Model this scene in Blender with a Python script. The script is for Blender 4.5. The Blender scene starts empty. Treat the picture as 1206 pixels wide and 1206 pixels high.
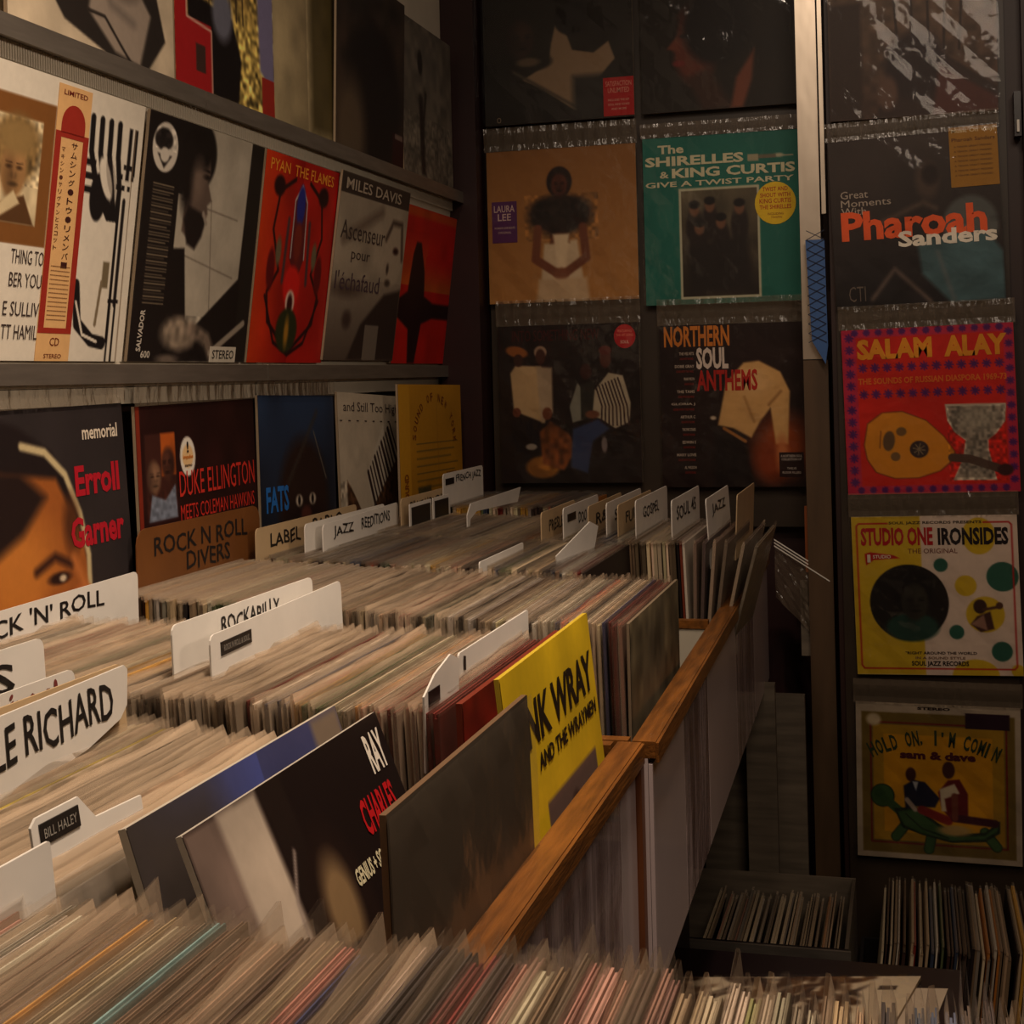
import bpy, math, random
import numpy as np
from mathutils import Vector, Matrix
random.seed(7); RNG = np.random.RandomState(11)
S = bpy.context.scene; COL = S.collection
H = 1.27                                   # eye height; coordinates below are given relative to the eye, floor at -H
# ------------------------------------------------------------------ camera
phi, rho = math.radians(15.36), 0.025
r0 = Vector((math.cos(phi), math.sin(phi), 0)); u0 = Vector((0, 0, 1)); F = Vector((-math.sin(phi), math.cos(phi), 0))
Rv = r0*math.cos(rho) - u0*math.sin(rho); Uv = u0*math.cos(rho) + r0*math.sin(rho)
cd = bpy.data.cameras.new('camera'); cam = bpy.data.objects.new('camera', cd); COL.objects.link(cam)
cam.matrix_world = Matrix(((Rv.x, Uv.x, -F.x, 0), (Rv.y, Uv.y, -F.y, 0), (Rv.z, Uv.z, -F.z, H), (0, 0, 0, 1)))
cd.sensor_width = 36; cd.lens = 36*1700/1206; cd.shift_y = (444-603)/1206; cd.clip_start = .05
S.camera = cam
# ------------------------------------------------------------------ world, lights, exposure
w = bpy.data.worlds.new('world'); S.world = w; w.use_nodes = True
w.node_tree.nodes['Background'].inputs[0].default_value = (1, .50, .30, 1)
w.node_tree.nodes['Background'].inputs[1].default_value = .022
S.view_settings.view_transform = 'Standard'; S.view_settings.look = 'None'
S.view_settings.exposure = 0; S.view_settings.gamma = 1; S.view_settings.use_curve_mapping = False
try:
    S.cycles.transparent_max_bounces = 20; S.cycles.max_bounces = 6
except Exception: pass
def lamp(name, kind, loc, power, col, size=.1, target=None, spot=1.2, blend=.8):
    d = bpy.data.lights.new(name, kind); d.energy = power; d.color = col
    if kind == 'AREA': d.size = size
    else: d.shadow_soft_size = size
    if kind == 'SPOT': d.spot_size = spot; d.spot_blend = blend
    o = bpy.data.objects.new(name, d); COL.objects.link(o); o.location = (loc[0], loc[1], loc[2]+H)
    if target:
        v = Vector(target) - Vector(loc); o.rotation_euler = v.to_track_quat('-Z', 'Y').to_euler()
    return o
WARM = (1, .79, .61)
lamp('ceiling_spot', 'SPOT', (-.10, 1.15, 1.35), 125, WARM, .10, (-.50, .95, -.25), 1.45, 1.0)
lamp('wall_spot', 'SPOT', (.50, .80, .22), 27, WARM, .06, (-.96, 1.66, .20), 1.05, 1.0)
lamp('ceiling_spot', 'SPOT', (-.15, 1.55, 1.35), 14.5, WARM, .05, (.0, 2.85, .02), 1.35, 1.0)
lamp('ceiling_spot', 'SPOT', (-.55, 1.2, 1.40), 22, WARM, .05, (-.5, 2.3, -.25), 1.3, 1.0)
lamp('ceiling_area', 'AREA', (.5, .4, 1.35), 12.0, WARM, .8, (-.1, 2.2, -.9))

# ------------------------------------------------------------------ helpers
def lin(c):
    c = np.asarray(c, float)/255.0
    return np.where(c <= .04045, c/12.92, ((c+.055)/1.055)**2.4)
def mat(name, col, rough=.6, spec=.5, metal=0, noise=0, nscale=20, bump=0, bscale=60, stretch=(1, 1, 1), coat=0, col2=None):
    m = bpy.data.materials.new(name); m.use_nodes = True; nt = m.node_tree; b = nt.nodes['Principled BSDF']
    c = tuple(lin(col))+(1,)
    b.inputs['Base Color'].default_value = c; b.inputs['Roughness'].default_value = rough
    b.inputs['Specular IOR Level'].default_value = spec; b.inputs['Metallic'].default_value = metal
    b.inputs['Coat Weight'].default_value = coat
    tc = nt.nodes.new('ShaderNodeTexCoord'); mp = nt.nodes.new('ShaderNodeMapping'); mp.inputs['Scale'].default_value = stretch
    nt.links.new(tc.outputs['Object'], mp.inputs[0])
    if noise or col2:
        n = nt.nodes.new('ShaderNodeTexNoise'); n.inputs['Scale'].default_value = nscale; n.inputs['Detail'].default_value = 5
        nt.links.new(mp.outputs[0], n.inputs['Vector'])
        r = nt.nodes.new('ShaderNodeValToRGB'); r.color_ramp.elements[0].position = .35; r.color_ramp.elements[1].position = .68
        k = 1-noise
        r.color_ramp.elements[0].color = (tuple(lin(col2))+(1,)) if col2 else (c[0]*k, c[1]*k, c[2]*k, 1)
        r.color_ramp.elements[1].color = c
        nt.links.new(n.outputs[0], r.inputs[0]); nt.links.new(r.outputs[0], b.inputs['Base Color'])
    if bump:
        n = nt.nodes.new('ShaderNodeTexNoise'); n.inputs['Scale'].default_value = bscale; n.inputs['Detail'].default_value = 3
        nt.links.new(mp.outputs[0], n.inputs['Vector'])
        bp = nt.nodes.new('ShaderNodeBump'); bp.inputs['Strength'].default_value = bump; bp.inputs['Distance'].default_value = .01
        nt.links.new(n.outputs[0], bp.inputs['Height']); nt.links.new(bp.outputs[0], b.inputs['Normal'])
    return m
def print_mat():
    m = bpy.data.materials.new('printed_ink'); m.use_nodes = True; nt = m.node_tree; b = nt.nodes['Principled BSDF']
    a = nt.nodes.new('ShaderNodeVertexColor'); a.layer_name = 'Col'
    n = nt.nodes.new('ShaderNodeTexNoise'); n.inputs['Scale'].default_value = 90; n.inputs['Detail'].default_value = 4
    tc = nt.nodes.new('ShaderNodeTexCoord'); nt.links.new(tc.outputs['Object'], n.inputs['Vector'])
    mr = nt.nodes.new('ShaderNodeMapRange'); mr.inputs[3].default_value = .88; mr.inputs[4].default_value = 1.08
    nt.links.new(n.outputs[0], mr.inputs[0])
    mx = nt.nodes.new('ShaderNodeVectorMath'); mx.operation = 'SCALE'
    nt.links.new(a.outputs[0], mx.inputs[0]); nt.links.new(mr.outputs[0], mx.inputs['Scale'])
    nt.links.new(mx.outputs[0], b.inputs['Base Color'])
    b.inputs['Roughness'].default_value = .5; b.inputs['Specular IOR Level'].default_value = .3
    return m
def jacket_mat():
    m = bpy.data.materials.new('jacket_card'); m.use_nodes = True; nt = m.node_tree; b = nt.nodes['Principled BSDF']
    oi = nt.nodes.new('ShaderNodeObjectInfo'); n = nt.nodes.new('ShaderNodeTexNoise'); n.inputs['Scale'].default_value = 35; n.inputs['Detail'].default_value = 6
    tc = nt.nodes.new('ShaderNodeTexCoord'); nt.links.new(tc.outputs['Object'], n.inputs['Vector'])
    mr = nt.nodes.new('ShaderNodeMapRange'); mr.inputs[1].default_value = .3; mr.inputs[2].default_value = .7; mr.inputs[3].default_value = .6; mr.inputs[4].default_value = 1.15
    nt.links.new(n.outputs[0], mr.inputs[0])
    mx = nt.nodes.new('ShaderNodeVectorMath'); mx.operation = 'SCALE'
    nt.links.new(oi.outputs['Color'], mx.inputs[0]); nt.links.new(mr.outputs[0], mx.inputs['Scale'])
    nt.links.new(mx.outputs[0], b.inputs['Base Color']); b.inputs['Roughness'].default_value = .55
    return m
def film(name, fac, col, rough=.12, bump=.3, bscale=18, gloss=1.0, vary=None, stretch=(1, 1, 1)):
    """clear plastic: transparent mixed with a glossy (and slightly milky) skin"""
    m = bpy.data.materials.new(name); m.use_nodes = True; nt = m.node_tree
    for n in list(nt.nodes): nt.nodes.remove(n)
    out = nt.nodes.new('ShaderNodeOutputMaterial'); tr = nt.nodes.new('ShaderNodeBsdfTransparent'); gl = nt.nodes.new('ShaderNodeBsdfGlossy')
    df = nt.nodes.new('ShaderNodeBsdfDiffuse'); df.inputs[0].default_value = tuple(lin(col))+(1,)
    gl.inputs[0].default_value = (1, 1, 1, 1); gl.inputs['Roughness'].default_value = rough
    tc = nt.nodes.new('ShaderNodeTexCoord'); mp = nt.nodes.new('ShaderNodeMapping'); mp.inputs['Scale'].default_value = stretch
    nz = nt.nodes.new('ShaderNodeTexNoise'); nz.inputs['Scale'].default_value = bscale; nz.inputs['Detail'].default_value = 3
    oi = nt.nodes.new('ShaderNodeObjectInfo'); va = nt.nodes.new('ShaderNodeVectorMath'); va.operation = 'ADD'
    nt.links.new(tc.outputs['Object'], mp.inputs[0]); nt.links.new(mp.outputs[0], va.inputs[0]); nt.links.new(oi.outputs['Location'], va.inputs[1])
    nt.links.new(va.outputs[0], nz.inputs['Vector'])
    bp = nt.nodes.new('ShaderNodeBump'); bp.inputs['Strength'].default_value = bump; bp.inputs['Distance'].default_value = .01
    nt.links.new(nz.outputs[0], bp.inputs['Height']); nt.links.new(bp.outputs[0], gl.inputs['Normal'])
    fr = nt.nodes.new('ShaderNodeFresnel'); fr.inputs[0].default_value = 1.45; nt.links.new(bp.outputs[0], fr.inputs['Normal'])
    m1 = nt.nodes.new('ShaderNodeMixShader'); m1.inputs[0].default_value = fac
    if vary:
        mv = nt.nodes.new('ShaderNodeMapRange'); mv.inputs[3].default_value = vary[0]; mv.inputs[4].default_value = vary[1]
        pw = nt.nodes.new('ShaderNodeMath'); pw.operation = 'POWER'; pw.inputs[1].default_value = 2
        nt.links.new(oi.outputs['Random'], pw.inputs[0]); nt.links.new(pw.outputs[0], mv.inputs[0]); nt.links.new(mv.outputs[0], m1.inputs[0])
    nt.links.new(tr.outputs[0], m1.inputs[1]); nt.links.new(df.outputs[0], m1.inputs[2])
    m2 = nt.nodes.new('ShaderNodeMixShader'); fs_n = nt.nodes.new('ShaderNodeMath'); fs_n.operation = 'MULTIPLY'; fs_n.inputs[1].default_value = gloss; nt.links.new(fr.outputs[0], fs_n.inputs[0]); nt.links.new(fs_n.outputs[0], m2.inputs[0])
    nt.links.new(m1.outputs[0], m2.inputs[1]); nt.links.new(gl.outputs[0], m2.inputs[2])
    nt.links.new(m2.outputs[0], out.inputs[0])
    return m
M = dict(
    ink=print_mat(), jacket=jacket_mat(),
    film=film('clear_sleeve_film', .004, (200, 185, 165), .07, .42, 13, gloss=.6),
    flap=film('crinkled_sleeve_film', .16, (170, 150, 125), .16, .8, 60, stretch=(1, 1, .25)),
    soft=film('cloudy_outer_sleeve', .07, (190, 170, 145), .2, .35, 16, gloss=.5),
    lip=film('cloudy_sleeve_edge', .17, (226, 200, 168), .25, .5, 50, gloss=.6, vary=(.03, .42), stretch=(1, .12, 1)),
    card=mat('white_card', (228, 222, 212), .45, noise=.06, nscale=30),
    kraft=mat('yellowed_card', (196, 168, 128), .55, noise=.1),
    brown=mat('brown_card', (112, 66, 24), .55, noise=.15),
    ink_black=mat('marker_ink', (22, 18, 18), .5), ink_red=mat('faded_marker_ink', (120, 50, 45), .6),
    tape=mat('embossed_label_tape', (24, 20, 20), .35), tape_txt=mat('embossed_letters', (150, 145, 135), .5),
    wood=mat('orange_pine', (132, 80, 28), .42, noise=.55, nscale=9, stretch=(12, 1.2, 12), bump=.12, bscale=30),
    wood_dark=mat('brown_wood', (112, 60, 24), .5, noise=.3, nscale=12),
    white_panel=mat('white_laminate', (196, 178, 176), .3, coat=.2, noise=.07, nscale=6),
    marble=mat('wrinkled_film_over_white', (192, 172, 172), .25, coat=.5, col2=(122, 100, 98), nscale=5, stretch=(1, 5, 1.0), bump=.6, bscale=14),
    bin_in=mat('bin_liner', (200, 190, 170), .5, noise=.15, nscale=15),
    black=mat('black_board', (22, 14, 13), .6, noise=.2), black_gloss=mat('black_gloss', (20, 12, 14), .3),
    wall_w=mat('offwhite_wall_panel', (214, 203, 182), .6, noise=.08, nscale=12),
    alu=mat('brushed_aluminium', (150, 140, 128), .42, metal=.75, noise=.2, nscale=14, stretch=(1, 1, 8)),
    chrome=mat('polished_aluminium', (225, 210, 190), .34, metal=1, bump=.25, bscale=9, stretch=(1, 1, .35)),
    dark_wall=mat('dark_brown_wall', (46, 24, 18), .5, noise=.3, nscale=5), darkred=mat('dark_red_paint', (40, 10, 9), .5, noise=.2),
    rack=mat('dark_display_board', (54, 42, 30), .45, noise=.35, nscale=8),
    pillar=mat('olive_brown_post', (88, 66, 44), .5, noise=.3, nscale=6, stretch=(5, 5, 1)),
    floor=mat('dark_floor', (52, 26, 18), .35, noise=.4, nscale=4, stretch=(8, 1, 1)),
    grey=mat('grey_wood_board', (118, 106, 90), .55, noise=.4, nscale=7, stretch=(1, 1, 9)),
    blue=mat('blue_netting', (52, 92, 150), .5), navy=mat('navy_cord', (20, 30, 60), .6),
    crate=film('smoky_crate_plastic', .45, (120, 105, 88), .2, .2, 10),
    orange=mat('orange_strap', (150, 80, 40), .5),
)
class MB:
    def __init__(s): s.v = []; s.f = []; s.c = []
    def add(s, vs, fs, col=None):
        o = len(s.v); s.v += [tuple(v) for v in vs]; s.f += [tuple(i+o for i in f) for f in fs]
        s.c += [col]*len(vs)
    def box(s, x0, x1, y0, y1, z0, z1, col=None, T=None):
        vs = [(x, y, z) for z in (z0, z1) for y in (y0, y1) for x in (x0, x1)]
        if T is not None: vs = [tuple(T @ Vector(v)) for v in vs]
        s.add(vs, [(0, 2, 3, 1), (4, 5, 7, 6), (0, 1, 5, 4), (2, 6, 7, 3), (1, 3, 7, 5), (0, 4, 6, 2)], col)
    def prism(s, pts, fn, t0, t1, col=None):
        """closed outline pts (2-D), fn(a,b,t)->3-D"""
        n = len(pts); vs = [fn(a, b, t0) for a, b in pts]+[fn(a, b, t1) for a, b in pts]
        s.add(vs, [tuple(range(n))[::-1], tuple(range(n, 2*n))]+[(i, (i+1) % n, n+(i+1) % n, n+i) for i in range(n)], col)
    def build(s, name, m, parent=None, local=False):
        me = bpy.data.meshes.new(name); me.from_pydata(s.v, [], s.f)
        if any(c is not None for c in s.c):
            a = me.color_attributes.new('Col', 'FLOAT_COLOR', 'POINT')
            arr = np.ones((len(s.v), 4), np.float32); arr[:, :3] = np.array([c if c is not None else (0, 0, 0) for c in s.c])
            a.data.foreach_set('color', arr.ravel())
        me.materials.append(m); me.update()
        return link(name, me, parent)
def link(name, me, parent=None):
    o = bpy.data.objects.new(name, me); COL.objects.link(o)
    if parent: o.parent = parent
    return o
def tag(o, label=None, cat=None, group=None, kind=None):
    if label: o['label'] = label
    if cat: o['category'] = cat
    if group: o['group'] = group
    if kind: o['kind'] = kind
    return o
def empty(name, loc=(0, 0, 0)):
    o = bpy.data.objects.new(name, None); COL.objects.link(o); o.location = loc; o.empty_display_size = .05; return o
def up(p): return (p[0], p[1], p[2]+H)
def boxo(name, x0, x1, y0, y1, z0, z1, m, parent=None, rel=True):
    """box in eye-relative coordinates (or already world ones with a parent at the origin)"""
    b = MB(); b.box(x0, x1, y0, y1, z0+H, z1+H); return b.build(name, m, parent)

# ------------------------------------------------------------------ the setting
def struct(o): o['kind'] = 'structure'; return o
struct(boxo('floor', -1.1, 1.6, -.6, 3.1, -H-.06, -H, M['floor']))
struct(boxo('wall_left', -1.1, -1.0, -.6, 3.1, -H, 1.5, M['dark_wall']))
struct(boxo('wall_back', -1.0, 1.6, 3.02, 3.12, -H, 1.5, M['darkred']))
# off-white display panel on the left wall: leaning face behind the middle row, plain face above and below
wp = MB()
def yz(a, b, t): return (a, t, b+H)
wp.prism([(-1.0, .0), (-.972, .0), (-.972, .03), (-.928, .385), (-.945, .40), (-.945, 1.4), (-1.0, 1.4)], yz, -.3, 2.975)
panel = wp.build('trim_1', M['wall_w']); struct(panel)
rb = MB()
for i in range(430):                         # fine ribbed strip under the upper ledge
    y = .9+i*.0048; rb.box(-.936, -.926, y, y+.0024, .356+H, .378+H)
rs = rb.build('ribbed_strip', M['wall_w'], panel); rs['kind'] = 'stuff'
def ledge(name, y0, y1, x0, z, label):
    b = MB()
    b.prism([(-.995, z-.006), (-.995, z), (x0-.003, z), (x0-.003, z+.012), (x0, z+.012), (x0, z-.012), (x0-.004, z-.012), (x0-.004, z-.006)], yz, y0, y1)
    o = b.build(name, M['alu']); return struct(o)
ledge('trim_2', -.3, 1.765, -.902, .383, ''); ledge('trim_3', 1.769, 2.975, -.902, .383, '')
ledge('trim_4', -.3, 2.03, -.945, .016, ''); ledge('trim_5', 2.034, 2.975, -.945, .016, '')
struct(boxo('trim_6', -.999, -.975, -.3, 2.975, -.022, -.001, M['wall_w']))
struct(boxo('trim_7', -.985, -.966, 2.975, 2.985, -.3, 1.4, M['wall_w']))
struct(boxo('trim_8', -.96, -.872, 2.93, 3.02, -H, 1.5, M['darkred']))
struct(boxo('trim_9', -.865, -.2, 2.992, 3.02, -.32, 1.5, M['rack']))
struct(boxo('trim_10', -.197, -.158, 2.86, 2.90, .02, 1.5, M['chrome']))
struct(boxo('trim_11', -.197, -.150, 2.86, 2.93, -H, .018, M['pillar']))
struct(boxo('trim_12', -.154, -.146, 2.845, 2.87, .30, 1.5, M['chrome']))
door = struct(boxo('door_1', -.140, .60, 2.83, 2.88, -H, 1.5, M['dark_wall']))
boxo('door_panel', -.130, .185, 2.822, 2.829, -H+.1, 1.5, M['rack'], door)
hd = MB(); hd.box(.198, .210, 2.795, 2.83, .418+H, .500+H); hd.build('door_handle', M['black_gloss'], door)
hd = MB(); hd.box(.202, .206, 2.789, 2.795, .425+H, .447+H); hd.build('door_handle_painted_highlight', M['card'], door)  # white block stands in for the highlight on the black handle
boxo('door_frame', .214, .232, 2.80, 2.829, -H, 1.5, M['darkred'], door)

# ------------------------------------------------------------------ text
_tc = {}
def text2d(body, bold=0.0):
    k = (body, bold)
    if k in _tc: return _tc[k]
    cu = bpy.data.curves.new('t', 'FONT'); cu.body = body; cu.offset = bold; cu.resolution_u = 2; cu.fill_mode = 'FRONT'
    ob = bpy.data.objects.new('t', cu)
    COL.objects.link(ob)
    me = bpy.data.meshes.new_from_object(ob.evaluated_get(bpy.context.evaluated_depsgraph_get()))
    vs = np.array([v.co[:2] for v in me.vertices]).reshape(-1, 2); fs = [tuple(p.vertices) for p in me.polygons]
    bpy.data.objects.remove(ob); bpy.data.curves.remove(cu); bpy.data.meshes.remove(me)
    if len(vs):
        mn = vs.min(0); mx = vs.max(0); vs = (vs-mn)/np.maximum(mx-mn, 1e-6)
    _tc[k] = (vs, fs); return _tc[k]
def arc_xf(u, v, cx, cy_, r, half):
    pass

# ------------------------------------------------------------------ painter for printed pictures (per-vertex ink)
class Cv:
    def __init__(s, base, n=132):
        s.n = n; g = np.linspace(0, 1, n); s.U, s.V = np.meshgrid(g, g); s.a = np.zeros((n, n, 3)); s.a[:] = np.array(base, float)/255
    def _mix(s, m, col):
        c = np.array(col, float)/255; m = m[..., None]; s.a = s.a*(1-m)+c*m
    def ell(s, cx, cy, rx, ry, col, soft=.012, rot=0, op=1):
        c, q = math.cos(rot), math.sin(rot); du, dv = s.U-cx, s.V-cy
        x = (du*c+dv*q)/rx; y = (-du*q+dv*c)/ry; d = (np.sqrt(x*x+y*y)-1)*min(rx, ry)
        s._mix(np.clip(.5-d/soft, 0, 1)*op, col)
    def _seg(s, a, b):
        ax, ay = a; bx, by = b; dx, dy = bx-ax, by-ay; L = dx*dx+dy*dy+1e-12
        t = np.clip(((s.U-ax)*dx+(s.V-ay)*dy)/L, 0, 1)
        return np.hypot(s.U-ax-t*dx, s.V-ay-t*dy)
    def poly(s, pts, col, soft=.01, op=1):
        n = len(pts); d = np.full(s.U.shape, 9.); ins = np.zeros(s.U.shape, bool)
        for i in range(n):
            a, b = pts[i], pts[(i+1) % n]; d = np.minimum(d, s._seg(a, b))
            if a[1] != b[1]:
                cnd = ((a[1] > s.V) != (b[1] > s.V)) & (s.U < (b[0]-a[0])*(s.V-a[1])/(b[1]-a[1])+a[0]); ins ^= cnd
        sd = np.where(ins, -d, d); s._mix(np.clip(.5-sd/soft, 0, 1)*op, col)
    def rect(s, u0, v0, u1, v1, col, soft=.006, op=1): s.poly([(u0, v0), (u1, v0), (u1, v1), (u0, v1)], col, soft, op)
    def line(s, pts, w, col, soft=.008, op=1):
        d = np.full(s.U.shape, 9.)
        for a, b in zip(pts[:-1], pts[1:]): d = np.minimum(d, s._seg(a, b))
        s._mix(np.clip(.5-(d-w/2)/soft, 0, 1)*op, col)
    def noise(s, amt, k=8, box=(0, 0, 1, 1)):
        g = RNG.rand(k+2, k+2); x = np.clip(s.U, 0, 1)*k; y = np.clip(s.V, 0, 1)*k; i = x.astype(int); j = y.astype(int); fx = x-i; fy = y-j
        fx = fx*fx*(3-2*fx); fy = fy*fy*(3-2*fy)
        v = g[j, i]*(1-fx)*(1-fy)+g[j, i+1]*fx*(1-fy)+g[j+1, i]*(1-fx)*fy+g[j+1, i+1]*fx*fy
        m = ((s.U >= box[0]) & (s.U <= box[2]) & (s.V >= box[1]) & (s.V <= box[3]))
        s.a *= (1+((v-.5)*2*amt)*m)[..., None]; s.a = np.clip(s.a, 0, 1)
    def grad(s, c0, c1, axis=1, box=(0, 0, 1, 1), op=1):
        t = s.V if axis else s.U; lo, hi = (box[1], box[3]) if axis else (box[0], box[2]); t = np.clip((t-lo)/(hi-lo), 0, 1)[..., None]
        c = np.array(c0, float)/255*(1-t)+np.array(c1, float)/255*t
        m = (((s.U >= box[0]) & (s.U <= box[2]) & (s.V >= box[1]) & (s.V <= box[3])))[..., None]*op
        s.a = s.a*(1-m)+c*m
    def face(s, cx, cy, r, skin, dark, turn=0, beard=False):
        """a soft portrait head: shading, brows, eyes, nose, mouth"""
        lt = tuple(min(255, c*1.35) for c in skin)
        s.ell(cx, cy, r*.72, r, skin, .02); s.ell(cx+r*.12*turn, cy-r*.35, r*.42, r*.33, lt, r*.5, op=.6)
        for q in (-1, 1):
            s.ell(cx+q*r*.3+turn*r*.1, cy-r*.08, r*.17, r*.07, dark, r*.08, op=.9)
            s.line([(cx+q*r*.14+turn*r*.1, cy-r*.22), (cx+q*r*.48+turn*r*.1, cy-r*.24)], r*.05, dark, r*.05, .8)
        s.ell(cx+turn*r*.14, cy+r*.2, r*.15, r*.12, tuple(c*.7 for c in skin), r*.12, op=.9)
        s.ell(cx+turn*r*.14, cy+r*.1, r*.08, r*.2, lt, r*.1, op=.5)
        s.ell(cx+turn*r*.1, cy+r*.5, r*.26, r*.08, tuple(c*.5 for c in skin), r*.08, op=.95)
        s.ell(cx-turn*r*.5-.0, cy+.1*r, r*.3, r*.9, dark, r*.5, op=.5)

def frame_pts(O, du, dv):
    O = Vector(O); du = Vector(du); dv = Vector(dv); nrm = dv.cross(du).normalized(); return O, du, dv, nrm
def album(label, O, du, dv, cv=None, texts=(), thick=.004, group=None, flap=.04, film_on=True, col=(60, 40, 30), stickers=(), name='record_cover', edge=(150, 130, 105), film_w=.004, film_mat='film'):
    """a square record in its sleeve. O = top-left corner of the printed face, du/dv = its width and height vectors."""
    O = Vector(up(O)); du = Vector(du); dv = Vector(dv); nrm = dv.cross(du).normalized()
    b = MB()
    def P(u, v, t): return O+du*u+dv*v+nrm*t
    b.add([P(u, v, t) for t in (-thick, 0) for v in (0, 1) for u in (0, 1)], [(0, 1, 3, 2), (4, 6, 7, 5), (0, 4, 5, 1), (2, 3, 7, 6), (1, 5, 7, 3), (0, 2, 6, 4)], tuple(lin(edge)))
    root = b.build(name, M['ink']); tag(root, label, 'record', group)
    if cv is not None:
        n = cv.n; me = bpy.data.meshes.new('artwork')
        g = np.linspace(0, 1, n); U, V = np.meshgrid(g, g); p0 = O+nrm*.0006
        co = np.array(p0)[None, None]+U[..., None]*np.array(du)+V[..., None]*np.array(dv)
        me.vertices.add(n*n); me.vertices.foreach_set('co', co.reshape(-1).astype(np.float32))
        ii = np.arange(n*n).reshape(n, n); q = np.stack([ii[:-1, :-1], ii[1:, :-1], ii[1:, 1:], ii[:-1, 1:]], -1).reshape(-1, 4)
        m_ = len(q); me.loops.add(m_*4); me.loops.foreach_set('vertex_index', q.reshape(-1).astype(np.int32))
        me.polygons.add(m_); me.polygons.foreach_set('loop_start', (np.arange(m_)*4).astype(np.int32))
        a = me.color_attributes.new('Col', 'FLOAT_COLOR', 'POINT'); arr = np.ones((n*n, 4), np.float32); arr[:, :3] = lin(np.clip(cv.a, 0, 1)*255).reshape(-1, 3)
        a.data.foreach_set('color', arr.ravel()); me.materials.append(M['ink']); me.update(); me.validate()
        link('artwork', me, root)
    def draw(tl, nm, lift):
        L = MB(); k = 0; joined = len(tl) > 12; objs = []
        for t in tl:
            if not joined and L.v: objs.append(L.build(nm, M['ink'], root)); L = MB()
            body, u, v, wd, hg, c = t[:6]; opt = t[6] if len(t) > 6 else {}
            vs, fs = text2d(body, opt.get('bold', .02)); k += 1
            sh = opt.get('shear', 0); rot = opt.get('rot', 0); out = []
            for x, y in vs:
                a_, b_ = x*wd+sh*y*hg, -y*hg
                if 'arc' in opt: b_ += opt['arc']*((x-.5)**2*4)
                cs, sn = math.cos(rot), math.sin(rot)
                uu = u+a_*cs-b_*sn; vv = v+a_*sn+b_*cs
                out.append(P(uu, vv, .0012+lift+k*.00004))
            L.add(out, fs, tuple(lin(c)))
        o_ = L.build(nm, M['ink'], root)
        if joined: o_['kind'] = 'stuff'
        return o_
    if texts: draw(texts, 'lettering', 0)
    for sname, shape, scol, slabel, stx in stickers:
        sb = MB(); n = len(shape)
        sb.add([P(a, c, .0009) for a, c in shape]+[P(a, c, .0016) for a, c in shape], [tuple(range(n, 2*n))[::-1]]+[(i, n+i, n+(i+1) % n, (i+1) % n) for i in range(n)], tuple(lin(scol)))
        so = sb.build(sname, M['ink'], root); so['label'] = slabel
        if stx:
            L = MB(); k = 0
            for t in stx:
                vs, fs = text2d(t[0], .01); k += 1
                L.add([P(t[1]+x*t[3], t[2]-y*t[4], .002) for x, y in vs], fs, tuple(lin(t[5])))
            L.build('sticker_lettering', M['ink'], so)
    if film_on or flap > 0:
        m_ = film_w; W = du.length; fb = MB(); nx, ny = 10, 10
        un, vn = du.normalized(), dv.normalized()
        ph = random.random()*6
        def wob(a, c): return .0036+.0012*math.sin(a*9+ph)*math.cos(c*7+ph*2)+.0006*math.sin(a*31+c*17+ph)
        vs = []
        for j in range(ny+1):
            for i in range(nx+1):
                a = -m_/W+(1+2*m_/W)*i/nx; c = j/ny
                vs.append(P(a, c, wob(a, c)))
        fb.add(vs, [(j*(nx+1)+i, (j+1)*(nx+1)+i, (j+1)*(nx+1)+i+1, j*(nx+1)+i+1) for j in range(ny) for i in range(nx)])
        if film_on: fb.build('plastic_sleeve', M[film_mat], root)
        if flap > 0:
            fb = MB(); vs = []; nx = 48
            for j in range(5):
                for i in range(nx+1):
                    a = -m_/W+(1+2*m_/W)*i/nx; c = -flap/dv.length*(1-j/4.)
                    vs.append(P(a, c, .0038+.0016*math.sin(i*1.7+ph)*(1-j/4.)+.0015*math.sin(j*1.6)))
            fb.add(vs, [(j*(nx+1)+i, (j+1)*(nx+1)+i, (j+1)*(nx+1)+i+1, j*(nx+1)+i+1) for j in range(4) for i in range(nx)])
            fb.build('sleeve_flap', M['flap'], root)
    return root

# ------------------------------------------------------------------ left wall, top row (only the lower parts are in the picture)
DN = (0, 0, -.315)
K = (18, 15, 14); CREAM = (205, 190, 165)
def left(label, y0, y1, x, ztop, cv, texts=(), lean=0.0, hgt=.315, dx=0, **kw):
    kw.setdefault('film_on', False)
    return album(label, (x, y0, ztop), (0, y1-y0, lean*(y1-y0)), (dx, -lean*hgt, -hgt), cv, texts, **kw)
c = Cv((196, 178, 150)); c.noise(.08, 12)
c.poly([(.36, .0), (.80, .0), (.86, .62), (.94, .86), (.82, 1.0), (.55, 1), (.30, .93), (.20, .82), (.24, .55)], (42, 36, 32), .012)
c.poly([(.50, .62), (.66, .60), (.84, .78), (.76, 1.0), (.60, .98), (.44, .86)], (150, 135, 120), .02); c.ell(.66, .66, .12, .1, (92, 82, 74), .06)
c.line([(.44, .86), (.54, .86), (.64, .95), (.70, 1.0)], .014, (40, 34, 30)); c.line([(.50, .62), (.58, .80), (.72, .84)], .03, (115, 104, 94), .04)
c.ell(.42, .3, .2, .28, (70, 50, 40), .03)
left('cream record cover with a dark-coated figure in a light shirt, upper left corner', 1.345, 1.708, -.918, .712, c, hgt=.312, flap=0)
c = Cv((176, 150, 80)); c.noise(.55, 30)
c.rect(0, 0, .75, .55, (120, 96, 52), .2); c.noise(.5, 40)
for i in range(9): c.line([(.1+i*.07, 0), (.12+i*.068, .62)], .012, (54, 42, 30), .01)
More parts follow.
